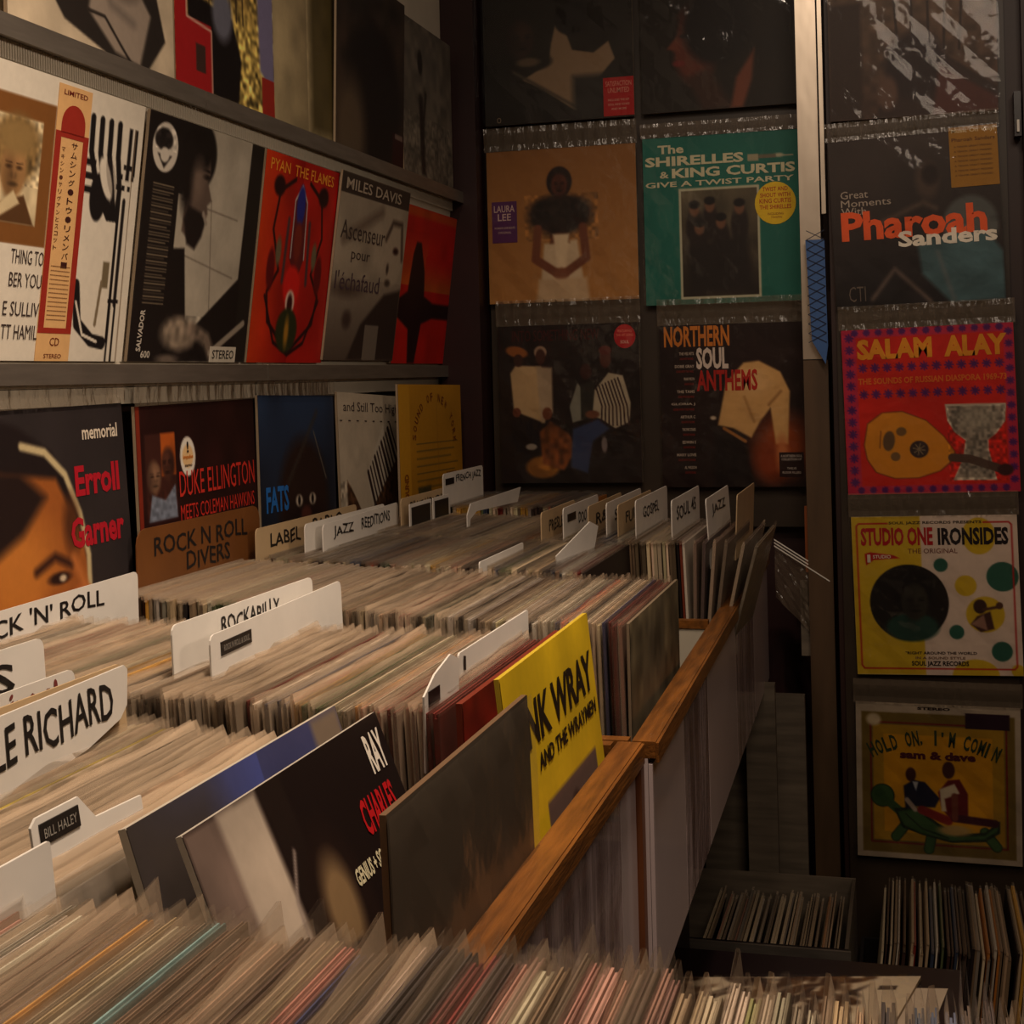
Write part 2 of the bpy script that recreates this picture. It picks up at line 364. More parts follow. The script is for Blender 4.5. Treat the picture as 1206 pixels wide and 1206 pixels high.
c.poly([(.12, .58), (.55, .62), (.64, .80), (.60, 1), (.12, 1)], (20, 14, 14), .02)
c.ell(.45, .62, .10, .12, (100, 100, 112), .05); c.poly([(.80, 0), (1, 0), (1, .88), (.84, .80)], (116, 110, 140), .03); c.rect(.86, .82, 1, 1, (150, 40, 30))
c.rect(0, 0, .11, 1, (158, 28, 30)); c.rect(.11, .70, .34, 1, (158, 28, 30)); c.rect(.19, .80, .28, .92, (60, 40, 34)); c.line([(.11, 0), (.11, .70), (.34, .72), (.34, 1)], .012, (200, 150, 130))
left('record cover with autumn trees and a red band down its left edge, upper row', 1.712, 2.020, -.918, .712, c, hgt=.312, flap=0)
c = Cv((178, 160, 122)); c.noise(.08, 20); c.grad((178, 160, 122), (140, 124, 92), 0, (0, 0, .5, 1)); c.rect(.55, 0, 1, 1, (84, 72, 42), .1); c.noise(.1, 9)
left('plain beige record cover shading to olive, in the upper row', 2.024, 2.30, -.924, .714, c, hgt=.31, flap=0, film_on=False)
c = Cv((52, 40, 32)); c.noise(.3, 10); c.ell(.52, .66, .42, .42, (26, 18, 16), .1); c.ell(.2, .9, .2, .3, (92, 76, 58), .15); c.rect(.82, .8, 1, 1, (50, 18, 18)); c.rect(.86, .8, .98, .83, (120, 100, 90))
left('dark record cover with a large black round shape under crinkled film, upper row', 2.255, 2.59, -.905, .712, c, hgt=.312, lean=-.01, dx=-.012, flap=.0)
c = Cv((104, 96, 84)); c.noise(.2, 14); c.ell(.35, .25, .05, .08, (40, 32, 28), .02); c.line([(.35, .5), (.38, .95)], .08, (44, 34, 30), .04); c.line([(.45, .45), (.38, .7)], .04, (50, 40, 34), .03); c.noise(.25, 40, (0, .6, 1, 1))
left('grey record cover with a tiny dark standing figure, last of the upper row', 2.594, 2.90, -.915, .700, c, hgt=.30, flap=.0)

# ------------------------------------------------------------------ left wall, middle row
def mid(label, y0, y1, cv, texts=(), x=-.915, dx=-.043, h=.318, zt=.350, **kw):
    kw.setdefault('film_on', False)
    return album(label, (x, y0, zt), (0, y1-y0, 0), (dx, 0, -h), cv, texts, **kw)
c = Cv((214, 204, 186), 190)
c.rect(0, .10, .41, .60, (120, 76, 36)); c.rect(.0, .17, .34, .53, (206, 186, 146)); c.noise(.1, 25, (0, .17, .34, .53))
c.ell(.20, .28, .13, .12, (120, 94, 56), .04); c.noise(.35, 60, (.05, .17, .34, .40)); c.face(.19, .35, .1, (150, 112, 70), (60, 40, 24), .3)
c.ell(.20, .24, .12, .06, (140, 112, 68), .04); c.poly([(.0, .53), (.04, .49), (.26, .43), (.33, .53)], (84, 56, 32), .01); c.poly([(.04, .53), (.20, .42), (.24, .46), (.10, .53)], (200, 180, 140), .01)
# geometric black and white ornament right of the paper band
for i in range(4): c.line([(.645+i*.062, .10), (.65+i*.062, .22), (.70+i*.055, .34), (.80+i*.02, .45)], .034, (26, 22, 22), .006)
c.ell(.72, .385, .055, .09, (26, 22, 22), .008); c.ell(.765, .31, .035, .085, (214, 204, 186), .008, -.5); c.ell(.80, .30, .03, .08, (60, 50, 46), .006, -.4, .3)
for i in range(3): c.rect(.62, .25+i*.05, .69, .275+i*.05, (26, 22, 22))
for i in range(3):
    for j in range(3): c.rect(.86+j*.04+(i % 2)*.02-.02, .24+i*.04, .88+j*.04+(i % 2)*.02-.02, .26+i*.04, (26, 22, 22), .004)
c.rect(.90, .10, .925, .30, (26, 22, 22)); c.rect(.94, .10, .965, .28, (26, 22, 22))
c.line([(.87, .38), (.87, .92)], .020, (26, 22, 22), .004); c.line([(.905, .38), (.905, .78)], .022, (26, 22, 22), .004); c.rect(.855, .76, .93, .775, (26, 22, 22))
c.line([(.63, .72), (.66, .86), (.76, .92), (.84, .93)], .05, (26, 22, 22), .006); c.line([(.64, .78), (.70, .90), (.80, .925)], .012, (214, 204, 186), .004)
c.line([(.875, .78), (.875, 1)], .014, (26, 22, 22), .004); c.line([(.91, .78), (.91, 1)], .014, (26, 22, 22), .004); c.line([(.945, .10), (.95, 1)], .006, (110, 90, 70), .004)
c.rect(.80, .62, .845, .72, (110, 96, 72)); c.line([(.80, .70), (.78, .86)], .018, (120, 104, 80), .004)
jp = 'サムシング・トゥ・リメンバー'
ob = [(.41, .015), (.62, .015), (.62, 1.0), (.41, 1.0)]
tx = [('THING TO', .22, .665, .19, .05, (60, 48, 44), {'bold': 0}), ('BER YOU', .22, .745, .19, .05, (60, 48, 44), {'bold': 0}), ('E SULLIV', .20, .845, .21, .05, (60, 48, 44), {'bold': 0}), ('TT HAMIL', .20, .925, .21, .05, (60, 48, 44), {'bold': 0})]
st = [(jp[i], .515, .235+i*.033, .038, .024, (60, 28, 24)) for i in range(len(jp))]+[(ch, .455, .25+i*.025, .022, .016, (90, 50, 34)) for i, ch in enumerate('マキシン・サリヴァンとスコット')]
st += [('--------------', .455, .66+i*.016, .12, .003, (120, 80, 50)) for i in range(13)]+[('CD', .49, .945, .06, .03, (110, 50, 30)), ('STEREO', .46, .99, .11, .016, (110, 50, 30)), ('LIMITED', .44, .05, .15, .018, (110, 40, 30))]
r = mid('white record cover with brown-framed portrait and Japanese paper band, left end of middle row', 1.305, 1.627, c, tx, flap=.0, stickers=[('paper_band', ob, (214, 168, 112), 'buff and red paper band with vertical Japanese lettering', st)])
# red fields of the band
b = MB()
def Pb(u, v, t): O = Vector(up((-.915, 1.305, .350))); return O+Vector((0, .322, 0))*u+Vector((-.043, 0, -.318))*v+Vector((.99, 0, -.13))*t
def quad(b, u0, v0, u1, v1, t, col): b.add([Pb(u0, v0, t), Pb(u1, v0, t), Pb(u1, v1, t), Pb(u0, v1, t)], [(0, 3, 2, 1)], tuple(lin(col)))
quad(b, .41, .18, .445, .90, .0019, (150, 44, 32)); quad(b, .585, .18, .62, .90, .0019, (150, 44, 32)); quad(b, .445, .88, .585, .90, .0019, (150, 44, 32)); quad(b, .445, .18, .585, .20, .0019, (150, 44, 32))
b.add([Pb(.515+.075*math.cos(a), .15-.07*math.sin(a)*1.0, .0019) for a in [math.pi*k/12 for k in range(13)]]+[Pb(.44, .185, .0019), Pb(.59, .185, .0019)], [tuple(range(13))+(13, 14)], tuple(lin((150, 44, 32))))
b.build('band_print', M['ink'], [o for o in r.children if o.name.startswith('paper_band')][0])

c = Cv((176, 166, 148), 190); c.noise(.06, 10)
c.line([(.36, .55), (.80, .62)], .006, (120, 108, 96)); c.line([(.55, .3), (.62, .8)], .006, (120, 108, 96)); c.line([(.3, .32), (.8, .36)], .006, (120, 108, 96))
c.rect(0, 0, .30, .30, (34, 30, 28)); c.rect(0, 0, .27, 1, (30, 24, 22)); c.ell(.38, .12, .18, .16, (30, 25, 23), .02)
c.poly([(.34, .10), (.48, .09), (.515, .14), (.52, .19), (.505, .225), (.55, .30), (.515, .325), (.525, .36), (.50, .385), (.50, .42), (.42, .50), (.32, .45)], (96, 80, 70), .015); c.ell(.40, .10, .13, .09, (28, 22, 20), .03); c.ell(.33, .2, .06, .16, (30, 24, 22), .04); c.ell(.485, .205, .03, .012, (34, 26, 24), .01); c.line([(.455, .175), (.51, .18)], .012, (34, 26, 24), .01); c.ell(.42, .23, .05, .08, (128, 108, 94), .06, op=.7); c.poly([(.36, .34), (.47, .36), (.51, .40), (.49, .46), (.44, .52), (.37, .50), (.33, .40)], (34, 27, 25), .02); c.line([(.485, .37), (.515, .372)], .01, (120, 96, 86), .01)
c.line([(.49, .36), (.52, .40)], .02, (150, 138, 125), .01)
c.poly([(.0, .55), (.36, .52), (.42, .82), (.48, .86), (.86, .62), (.88, 0), (1, 0), (1, 1), (0, 1)], (30, 24, 22), .012); c.rect(0, 0, .26, 1, (30, 24, 22)); c.rect(.88, 0, 1, 1, (36, 31, 27), .01)
c.ell(.38, .88, .14, .07, (140, 124, 106), .04); c.line([(.48, .86), (.62, .90), (.70, 1.0)], .06, (120, 104, 90), .03); c.line([(.66, .96), (.95, .82)], .03, (150, 138, 122), .01); c.noise(.3, 30, (.25, .8, .6, 1)); c.ell(.30, .99, .08, .02, (110, 96, 84), .02)
c.ell(.135, .13, .098, .10, (206, 196, 180), .008); c.ell(.12, .10, .07, .045, (40, 34, 32), .01); c.noise(.3, 50, (.06, .05, .22, .14)); c.poly([(.08, .16), (.19, .16), (.135, .215)], (40, 34, 32), .01); c.ell(.135, .16, .035, .03, (206, 196, 180), .01)
for i in range(38): c.line([(.07, .28+i*.013), (.23-(.03*(i % 5 == 3)), .28+i*.013)], .004, (112, 98, 80), .003)
tx = [('SALVADOR', .085, .96, .17, .035, (190, 180, 165), {'rot': -1.5, 'bold': .03}), ('600', .09, .985, .07, .03, (190, 180, 165), {})]
mid('black and white record cover with a bearded man in profile and a stereo label', 1.640, 1.975, c, tx, flap=.0, stickers=[('stereo_label', [(.66, .93), (.90, .93), (.90, 1.0), (.66, 1.0)], (200, 190, 172), 'small white stereo label', [('STEREO', .68, .985, .20, .04, (24, 20, 20))])])
c = Cv((176, 26, 18), 150); c.grad((206, 60, 20), (150, 16, 14), 0, (0, 0, .5, 1)); c.noise(.12, 6)
D = (40, 14, 16)
for q in (-1, 1):
    c.line([(.5+q*.10, .10), (.5+q*.28, .17), (.5+q*.33, .36), (.5+q*.22, .55), (.5+q*.34, .66), (.5+q*.30, .80), (.5, .95)], .022, D, .012)
    c.ell(.5+q*.30, .15, .07, .05, D, .02); c.ell(.5+q*.24, .46, .035, .07, (110, 96, 70), .02); c.ell(.5+q*.32, .55, .05, .10, (96, 16, 18), .02); c.line([(.5+q*.14, .30), (.5+q*.16, .60)], .03, (70, 54, 58), .02)
    c.line([(.5+q*.36, .68), (.5+q*.20, .90), (.5, .96)], .02, D, .012)
c.poly([(.42, .20), (.50, .12), (.58, .20), (.60, .48), (.52, .60), (.40, .48)], (96, 30, 32), .01); c.line([(.42, .48), (.42, .20), (.50, .12), (.58, .20), (.60, .48)], .012, (190, 184, 180), .008)
c.ell(.50, .22, .055, .10, (40, 44, 130), .02); c.ell(.50, .40, .05, .1, (120, 40, 30), .02); c.ell(.47, .62, .11, .10, (216, 30, 24), .03); c.ell(.47, .70, .06, .06, (230, 200, 180), .02); c.ell(.47, .71, .035, .05, (60, 20, 20), .02)
c.ell(.46, .84, .14, .11, (44, 48, 24), .02); c.ell(.46, .85, .03, .07, (170, 120, 40), .03)
mid('vivid red record cover with an ornate symmetrical dark emblem', 1.983, 2.268, c, [('PYAN  THE FLAMES', .06, .085, .86, .055, (240, 150, 50), {'bold': .01})], flap=0)
c = Cv((160, 146, 126), 150); c.noise(.12, 7); c.grad((150, 136, 118), (90, 76, 66), 1, (0, .55, 1, 1)); c.rect(0, 0, 1, .11, (58, 48, 42))
c.line([(.1, .35), (.6, .16)], .05, (110, 94, 80), .06); c.ell(.84, .36, .15, .20, (176, 160, 138), .03); c.line([(.70, .30), (.78, .2), (.92, .2), (.97, .4)], .03, (70, 56, 48), .03); c.ell(.86, .36, .04, .02, D, .02); c.ell(.76, .47, .02, .03, (70, 56, 48), .02); c.ell(.78, .55, .04, .02, (70, 56, 48), .02)
c.poly([(.30, 1), (.45, .8), (.75, .62), (1, .58), (1, 1)], (52, 40, 36), .03); c.ell(.25, .78, .06, .05, (70, 54, 48), .04); c.rect(.52, .80, .72, 1, (120, 108, 96)); c.ell(.2, .62, .2, .04, (90, 74, 64), .05)
mid('grey record cover with a phone-calling face and French lettering under wrinkled film', 2.262, 2.602, c, [('MILES DAVIS', .06, .088, .8, .06, (176, 160, 140), {'bold': .01}), ('Ascenseur', .05, .35, .62, .10, (66, 54, 50), {'bold': 0}), ('pour', .22, .47, .26, .06, (66, 54, 50), {'bold': 0}), ("l'échafaud", .04, .62, .62, .10, (76, 58, 66), {'bold': 0})], x=-.906, dx=-.046, zt=.355, flap=.0)
c = Cv((190, 24, 14), 132); c.rect(0, 0, 1, .06, (190, 70, 20), .03); c.grad((184, 20, 14), (206, 92, 28), 1, (0, .15, .45, .5)); c.grad((190, 16, 14), (190, 90, 30), 1, (.42, .3, 1, .52)); c.grad((206, 80, 26), (196, 20, 16), 1, (0, .6, .4, .8))
c.poly([(.20, .30), (.24, .22), (.32, .22), (.42, .40), (.45, .56), (.62, .60), (1, .60), (1, .70), (.62, .70), (.44, .74), (.38, 1), (.26, 1), (.22, .78), (.0, .70), (.0, .60), (.16, .54)], (36, 8, 12), .02); c.noise(.08, 8)
mid('red and orange record cover with a mirrored black silhouette, right end of middle row', 2.610, 2.955, c, (), x=-.918, dx=-.040, zt=.338, h=.306, flap=.0)

# ------------------------------------------------------------------ left wall, bottom row
c = Cv((44, 38, 38), 160); c.noise(.06, 6); c.U = c.U+.11; c.V = c.V+.04
c.ell(.28, .75, .52, .62, (150, 84, 36), .03); c.ell(.36, .62, .22, .2, (196, 122, 50), .2, op=.8)
c.poly([(0, 0), (.0, .14), (.30, .26), (.62, .30), (.78, .55), (.76, .40), (.60, .20), (.4, .10)], (30, 22, 22), .03)
c.poly([(.05, .22), (.40, .26), (.55, .36), (.40, .48), (.30, .52), (.1, .6)], (34, 22, 20), .05)
c.line([(.42, .17), (.56, .20), (.68, .29), (.76, .44), (.80, .60), (.79, .78), (.81, .86)], .03, (188, 170, 128), .015); c.ell(.70, .48, .05, .1, (80, 44, 24), .05)
c.line([(.46, .62), (.58, .58), (.68, .62)], .03, (50, 26, 20), .03); c.ell(.60, .66, .07, .022, (40, 22, 18), .015); c.ell(.62, .662, .022, .012, (200, 180, 150), .01)
c.ell(.74, .76, .07, .06, (176, 96, 44), .03); c.ell(.77, .79, .03, .02, (60, 28, 20), .02); c.line([(.70, .60), (.78, .74)], .03, (186, 110, 54), .04); c.ell(.74, .93, .09, .03, (110, 50, 40), .03); c.ell(.56, .82, .1, .1, (120, 62, 28), .1, op=.6)
left('dark grey record cover with a large painted face and red lettering', 1.303, 1.618, -.955, -.024, c, [('memorial', .70, .13, .25, .055, (206, 192, 172), {'bold': .02}), ('Erroll', .63, .34, .31, .115, (168, 24, 38), {'bold': .035}), ('Garner', .58, .53, .37, .115, (168, 24, 38), {'bold': .035})], lean=.012, flap=.045, dx=.02)
c = Cv((40, 16, 14), 150); c.noise(.2, 8); c.rect(.0, 0, .03, 1, (120, 40, 24)); c.rect(.06, .12, .29, .48, (60, 30, 24)); c.rect(.18, .12, .29, .30, (176, 84, 30)); c.face(.12, .30, .07, (110, 80, 60), (40, 24, 20), 1); c.face(.23, .25, .07, (70, 40, 30), (30, 16, 14), -1); c.poly([(.07, .48), (.10, .37), (.2, .4), (.28, .34), (.29, .48)], (110, 116, 130), .01); c.noise(.2, 60, (.06, .36, .3, .48))
c.ell(.39, .23, .062, .085, (222, 214, 200), .006); c.ell(.39, .23, .045, .05, (214, 140, 40), .01, op=.45)
tx = [('!', .382, .215, .015, .05, (30, 24, 24), {'bold': .03}), ('impulse', .35, .245, .08, .022, (200, 110, 20), {'bold': .02}), ('stereo', .36, .275, .06, .012, (60, 50, 50), {}),
      ('DUKE ELLINGTON', .31, .40, .665, .11, (196, 48, 36), {'bold': .0}), ('MEETS COLEMAN HAWKINS', .31, .50, .655, .065, (196, 48, 36), {'bold': .0}),
      ('WITH JOHNNY HODGES / LAWRENCE BROWN / RAY NANCE', .05, .58, .90, .04, (84, 92, 120), {}), ('HARRY CARNEY / AARON BELL / SAM WOODYARD', .05, .65, .88, .04, (84, 92, 120), {}),
      ('LIMBO JAZZ / MOOD INDIGO / RAY CHARLES\' PLACE / THE JEEP IS JUMPIN', .04, .72, .9, .03, (186, 150, 70), {}), ('SELF PORTRAIT OF THE BEAN / WANDERLUST / YOU DIRTY DOG', .04, .765, .88, .03, (186, 150, 70), {})]
left('dark red record cover with a round white logo and long red title', 1.650, 1.995, -.955, -.026, c, tx, lean=.01, flap=.045, dx=.01)
c = Cv((26, 32, 44), 130); c.grad((36, 52, 78), (26, 24, 28), 1); c.noise(.2, 5); c.V = c.V+.16; c.ell(.55, .72, .33, .34, (44, 28, 24), .1); c.ell(.55, .9, .3, .2, (34, 22, 20), .1)
for q in (-1, 1): c.ell(.57+q*.09, .70, .045, .03, (196, 180, 160), .015); c.ell(.57+q*.09, .70, .018, .025, (20, 14, 14), .01)
c.ell(.57, .78, .07, .05, (84, 44, 36), .03); c.ell(.57, .90, .12, .03, (120, 60, 50), .03); c.line([(.35, .60), (.75, .25)], .02, (60, 52, 46), .04); c.line([(.7, .35), (.86, .60)], .01, (110, 100, 88), .01)
left('dark blue record cover with two staring eyes and bright blue lettering', 2.012, 2.31, -.955, -.018, c, [('FATS', .06, .58, .28, .13, (40, 110, 190), {'bold': .03}), ('WALLER', .02, .80, .40, .14, (40, 110, 190), {'bold': .03})], lean=-.02, flap=.05)
c = Cv((188, 174, 152), 140); c.noise(.05, 12); c.V = c.V+.13; c.poly([(.08, 1.2), (.10, .62), (.34, .80), (.60, .62), (1, .40), (1, 1.2)], (82, 56, 38), .02); c.noise(.35, 40, (0, .62, 1, 1.2)); c.poly([(.38, .60), (.78, .22), (.94, .48), (.46, .80)], (196, 184, 164), .01); c.poly([(.10, .60), (.38, .52), (.48, .82), (.34, .84)], (190, 176, 154), .01)
for i in range(11): a = i/10.; c.line([(.42+a*.38, .58-a*.28), (.52+a*.40, .78-a*.30)], .020 if i % 3 else .032, (54, 40, 38), .006)
left('white record cover with a slanted barcode design over brown texture', 2.315, 2.635, -.950, -.018, c, [('and Still Too High', .08, .12, .86, .07, (60, 48, 46), {'bold': 0}), ('. . . . . . . .', .02, .16, .9, .008, (60, 48, 46), {})], lean=-.045, flap=.0)
c = Cv((178, 126, 26), 140); c.noise(.08, 5); c.rect(0, 0, .16, 1, (196, 142, 34), .01)
for i in range(9): c.line([(.25, .36+i*.045), (.92-(i % 3)*.06, .36+i*.045)], .008, (100, 84, 40), .006)
c.rect(.26, .62, .46, 1, (74, 66, 38), .02); c.ell(.36, .88, .05, .1, (150, 120, 70), .03); c.rect(.72, .56, .88, .9, (80, 40, 24), .02); c.ell(.80, .66, .03, .06, (150, 96, 60), .02); c.ell(.36, .70, .06, .06, (50, 50, 30), .03); c.line([(.58, .06), (.60, .95)], .006, (150, 100, 24), .006)
tx = []
word = 'SOUND OF NEW YORK'
for i, ch in enumerate(word):
    a = math.pi*(1-(i+.5)/len(word)); tx.append((ch, .56+.30*math.cos(a)-.02, .36-.26*math.sin(a), .034, .05, (110, 46, 14), {'rot': math.pi/2-a, 'bold': .01}))
tx += [('BIG BAND SOUND', .115, .95, .42, .06, (130, 66, 18), {'rot': -math.pi/2})]
left('mustard yellow record cover with arched red lettering beside the dark corner', 2.485, 2.865, -.900, -.008, c, tx, lean=-.015, flap=.0)

# ------------------------------------------------------------------ back wall
def back(label, x0, x1, zt, cv, texts=(), y=2.975, h=.318, rot=0.0, **kw):
    wd = x1-x0
    return album(label, (x0, y, zt), (wd, 0, -rot*wd), (-rot*h*-1*-1, 0, -h), cv, texts, **kw)
c = Cv((34, 28, 22)); c.noise(.12, 5); c.poly([(.50, .30), (.56, .40), (.60, .52), (.74, .55), (.84, .48), (.88, .60), (.72, .78), (.66, .97), (.38, .76), (.26, .70), (.44, .60), (.46, .46)], (140, 114, 86), .012)
c.ell(.34, .58, .12, .06, (34, 28, 22), .02); c.ell(.30, .58, .08, .03, (96, 78, 58), .02); c.line([(.20, .64), (.60, .90)], .02, (74, 62, 48), .02); c.ell(.60, .30, .12, .12, (26, 18, 16), .02); c.face(.25, .42, .13, (52, 36, 28), (26, 18, 16), 1); c.rect(.6, .7, .8, 1, (40, 36, 32), .05)
back('dark record cover with a pale jagged shape and a red square sticker', -.862, -.538, .848, c, [('O', .08, .985, .03, .04, (120, 104, 84), {})], h=.31, flap=0,
     stickers=[('red_sticker', [(.80, .73), (1.0, .73), (1.0, .99), (.80, .99)], (170, 22, 22), 'red square sticker', [('SATISFACTION', .815, .79, .17, .035, (205, 130, 110)), ('UNLIMITED', .83, .835, .14, .035, (205, 130, 110)), ('INCLUDES THE HIT', .83, .89, .14, .014, (200, 150, 130)), ('SOUL NINE SONGS', .83, .92, .14, .014, (200, 150, 130)), ('AND MORE', .85, .95, .1, .014, (200, 150, 130))])])
c = Cv((34, 26, 18)); c.noise(.1, 5); c.ell(.36, .56, .15, .26, (98, 46, 30), .05); c.poly([(.10, .40), (.26, .38), (.24, .52), (.17, .56), (.22, .62), (.18, .66), (.22, .76), (.10, .8)], (34, 26, 18), .03)
c.poly([(.17, .58), (.24, .50), (.26, .60)], (110, 56, 38), .02); c.ell(.25, .68, .04, .02, (116, 40, 34), .015); c.ell(.29, .50, .03, .014, (30, 18, 14), .01); c.ell(.50, .45, .22, .26, (26, 18, 14), .06); c.poly([(.30, .78), (.44, .72), (.60, 1), (.40, 1)], (60, 36, 24), .05); c.poly([(.62, .80), (.74, .62), (.72, .82), (.66, 1), (.58, 1)], (120, 66, 44), .03)
back('very dark record cover with a woman in profile facing left', -.522, -.205, .850, c, (), h=.31, flap=.0)
c = Cv((158, 108, 52), 150); c.noise(.07, 5); c.grad((140, 92, 44), (170, 118, 60), 1)
c.poly([(.34, 1), (.38, .62), (.60, .60), (.66, 1)], (196, 172, 138), .02); c.poly([(.42, .42), (.54, .42), (.55, .62), (.42, .62)], (96, 52, 30), .02)
c.ell(.49, .43, .22, .13, (34, 22, 16), .04); c.noise(.3, 45, (.25, .3, .75, .6)); c.ell(.49, .22, .085, .10, (34, 20, 16), .012); c.face(.49, .24, .075, (88, 44, 28), (36, 18, 14), 0)
c.poly([(.44, .56), (.55, .56), (.52, .80), (.47, .80)], (210, 186, 150), .02)
for q in (-1, 1): c.line([(.49+q*.15, .52), (.49+q*.17, .72), (.49+q*.02, .82)], .055, (110, 60, 36), .015)
c.ell(.49, .82, .05, .04, (120, 68, 42), .02); c.poly([(.34, .85), (.66, .85), (.68, 1), (.32, 1)], (190, 160, 122), .03)
back('tan record cover with a woman in a white dress and feather collar', -.862, -.538, .482, c, (), h=.325, flap=.05,
     stickers=[('purple_sticker', [(.03, .33), (.20, .33), (.20, .60), (.03, .60)], (84, 38, 84), 'small purple sticker', [('LAURA', .045, .40, .14, .045, (200, 170, 160)), ('LEE', .07, .455, .09, .045, (200, 170, 160)), ('WOMANS LOVE RIGHTS', .045, .51, .14, .014, (190, 160, 150)), ('ORIGINAL', .07, .54, .09, .014, (190, 160, 150))])])
c = Cv((28, 104, 90), 150); c.noise(.06, 6); c.rect(.23, .31, .75, .97, (186, 180, 150)); c.rect(.245, .325, .735, .955, (74, 62, 46)); c.grad((92, 82, 62), (44, 34, 26), 1, (.245, .325, .735, .955)); c.noise(.2, 14, (.245, .325, .735, .955))
for a, v in ((.33, .44), (.43, .42), (.36, .55), (.50, .52), (.62, .44)): c.ell(a, v+.10, .055, .11, (38, 28, 24), .02); c.ell(a, v, .032, .04, (112, 76, 54), .015); c.ell(a, v-.03, .036, .025, (24, 18, 16), .01)
c.poly([(.28, .66), (.66, .60), (.70, .93), (.30, .93)], (34, 26, 22), .04)
c.rect(.68, .145, .97, .152, (170, 160, 130)); c.rect(.68, .13, .75, .17, (160, 150, 120)); c.ell(.88, .145, .03, .012, (180, 170, 140), .01); c.rect(.75, .135, .86, .158, (110, 100, 80))
tx = [('The', .10, .098, .17, .052, (206, 196, 160), {'bold': .03}), ('SHIRELLES', .015, .172, .64, .058, (206, 196, 160), {'bold': .035}), ('&', .11, .243, .06, .040, (206, 196, 160), {}), ('KING CURTIS', .19, .246, .79, .058, (206, 196, 160), {'bold': .035}), ('GIVE A TWIST PARTY', .015, .297, .955, .032, (206, 196, 160), {'bold': .02})]
circ = [(.85+.13*math.cos(math.pi*2*i/28), .425+.125*math.sin(math.pi*2*i/28)) for i in range(28)]
back('teal record cover with cream display lettering and a round yellow sticker', -.523, -.205, .488, c, tx, h=.347, flap=.03,
     stickers=[('yellow_sticker', circ, (222, 186, 34), 'round yellow sticker with red lettering', [('TWIST AND', .77, .355, .16, .025, (170, 30, 20)), ('SHOUT WITH', .755, .39, .19, .025, (170, 30, 20)), ('KING CURTIS', .75, .425, .20, .027, (170, 30, 20)), ('THE SHIRELLES', .75, .46, .20, .025, (170, 30, 20)), ('INCLUDING', .80, .495, .10, .014, (150, 90, 20)), ('TWISTIN', .82, .515, .07, .012, (150, 90, 20))])])
c = Cv((32, 20, 16), 160); c.noise(.15, 5)
c.poly([(.08, .30), (.12, .25), (.30, .26), (.36, .34), (.34, .50), (.32, .62), (.10, .54)], (188, 156, 112), .015); c.ell(.13, .165, .08, .035, (146, 84, 36), .012, .2); c.ell(.30, .17, .045, .04, (160, 130, 104), .01); c.ell(.30, .20, .035, .05, (70, 38, 26), .01); c.ell(.14, .22, .035, .04, (60, 32, 22), .01)
c.poly([(.27, .26), (.38, .27), (.38, .55), (.30, .62), (.28, .45)], (170, 146, 116), .02); c.ell(.12, .55, .03, .03, (110, 58, 38), .01); c.poly([(.08, .6), (.22, .6), (.32, .78), (.2, .85), (.08, .75)], (26, 18, 20), .02); c.ell(.22, .77, .04, .02, (170, 156, 140), .01); c.ell(.30, .90, .12, .07, (150, 96, 36), .02)
c.ell(.34, .56, .035, .04, (110, 60, 36), .01); c.poly([(.28, .68), (.36, .61), (.48, .68), (.55, .78), (.45, .92), (.30, .88)], (120, 66, 30), .02); c.noise(.35, 30, (.26, .62, .56, .92))
c.poly([(.50, .52), (.56, .37), (.60, .42), (.60, .60), (.52, .62)], (130, 126, 110), .01); c.ell(.62, .30, .04, .05, (60, 30, 22), .01); c.poly([(.58, .38), (.68, .36), (.68, .6), (.58, .6)], (44, 40, 32), .01); c.ell(.76, .22, .04, .06, (80, 40, 28), .01); c.ell(.76, .17, .045, .03, (90, 34, 24), .01)
c.poly([(.68, .42), (.78, .31), (.88, .33), (.93, .50), (.92, .62), (.82, .66), (.72, .60), (.66, .58)], (176, 160, 132), .01)
for i in range(8): c.line([(.69+i*.022, .40-i*.008), (.73+i*.025, .52), (.72+i*.028, .64)], .011, (52, 30, 28), .005)
c.poly([(.52, .66), (.70, .60), (.78, .66), (.66, .74), (.62, .94), (.50, .90)], (52, 62, 92), .02); c.ell(.66, .57, .05, .025, (110, 66, 44), .01); c.ell(.74, .76, .02, .05, (130, 116, 110), .01)
circ = [(.90+.075*math.cos(math.pi*2*i/24), .085+.075*math.sin(math.pi*2*i/24)) for i in range(24)]
back('dark brown record cover showing a seated group of people, one in a striped top', -.845, -.540, .108, c, [('INTO SOMETHING NEW', .10, .10, .62, .07, (70, 20, 16), {'bold': 0})], h=.335, flap=.055,
     stickers=[('red_sticker', circ, (176, 26, 30), 'round red sticker', [('FEATURING', .85, .06, .10, .016, (220, 120, 100)), ('THE HIT SONG', .84, .085, .12, .016, (220, 120, 100)), ('SOUL', .87, .13, .06, .02, (220, 180, 160))])])
c = Cv((36, 18, 14), 160); c.noise(.1, 5); c.ell(.80, .75, .18, .18, (150, 66, 20), .16); c.ell(.72, .85, .1, .12, (140, 56, 16), .1)
c.poly([(.38, .62), (.44, .36), (.56, .24), (.66, .23), (.80, .30), (.86, .42), (.84, .74), (.76, .74), (.73, .52), (.66, .60), (.60, .70), (.48, .64)], (214, 168, 104), .015); c.ell(.62, .36, .1, .08, (226, 184, 124), .08, op=.7); c.line([(.72, .5), (.80, .42)], .012, (150, 104, 56), .02); c.line([(.56, .45), (.62, .6)], .012, (170, 124, 70), .02)
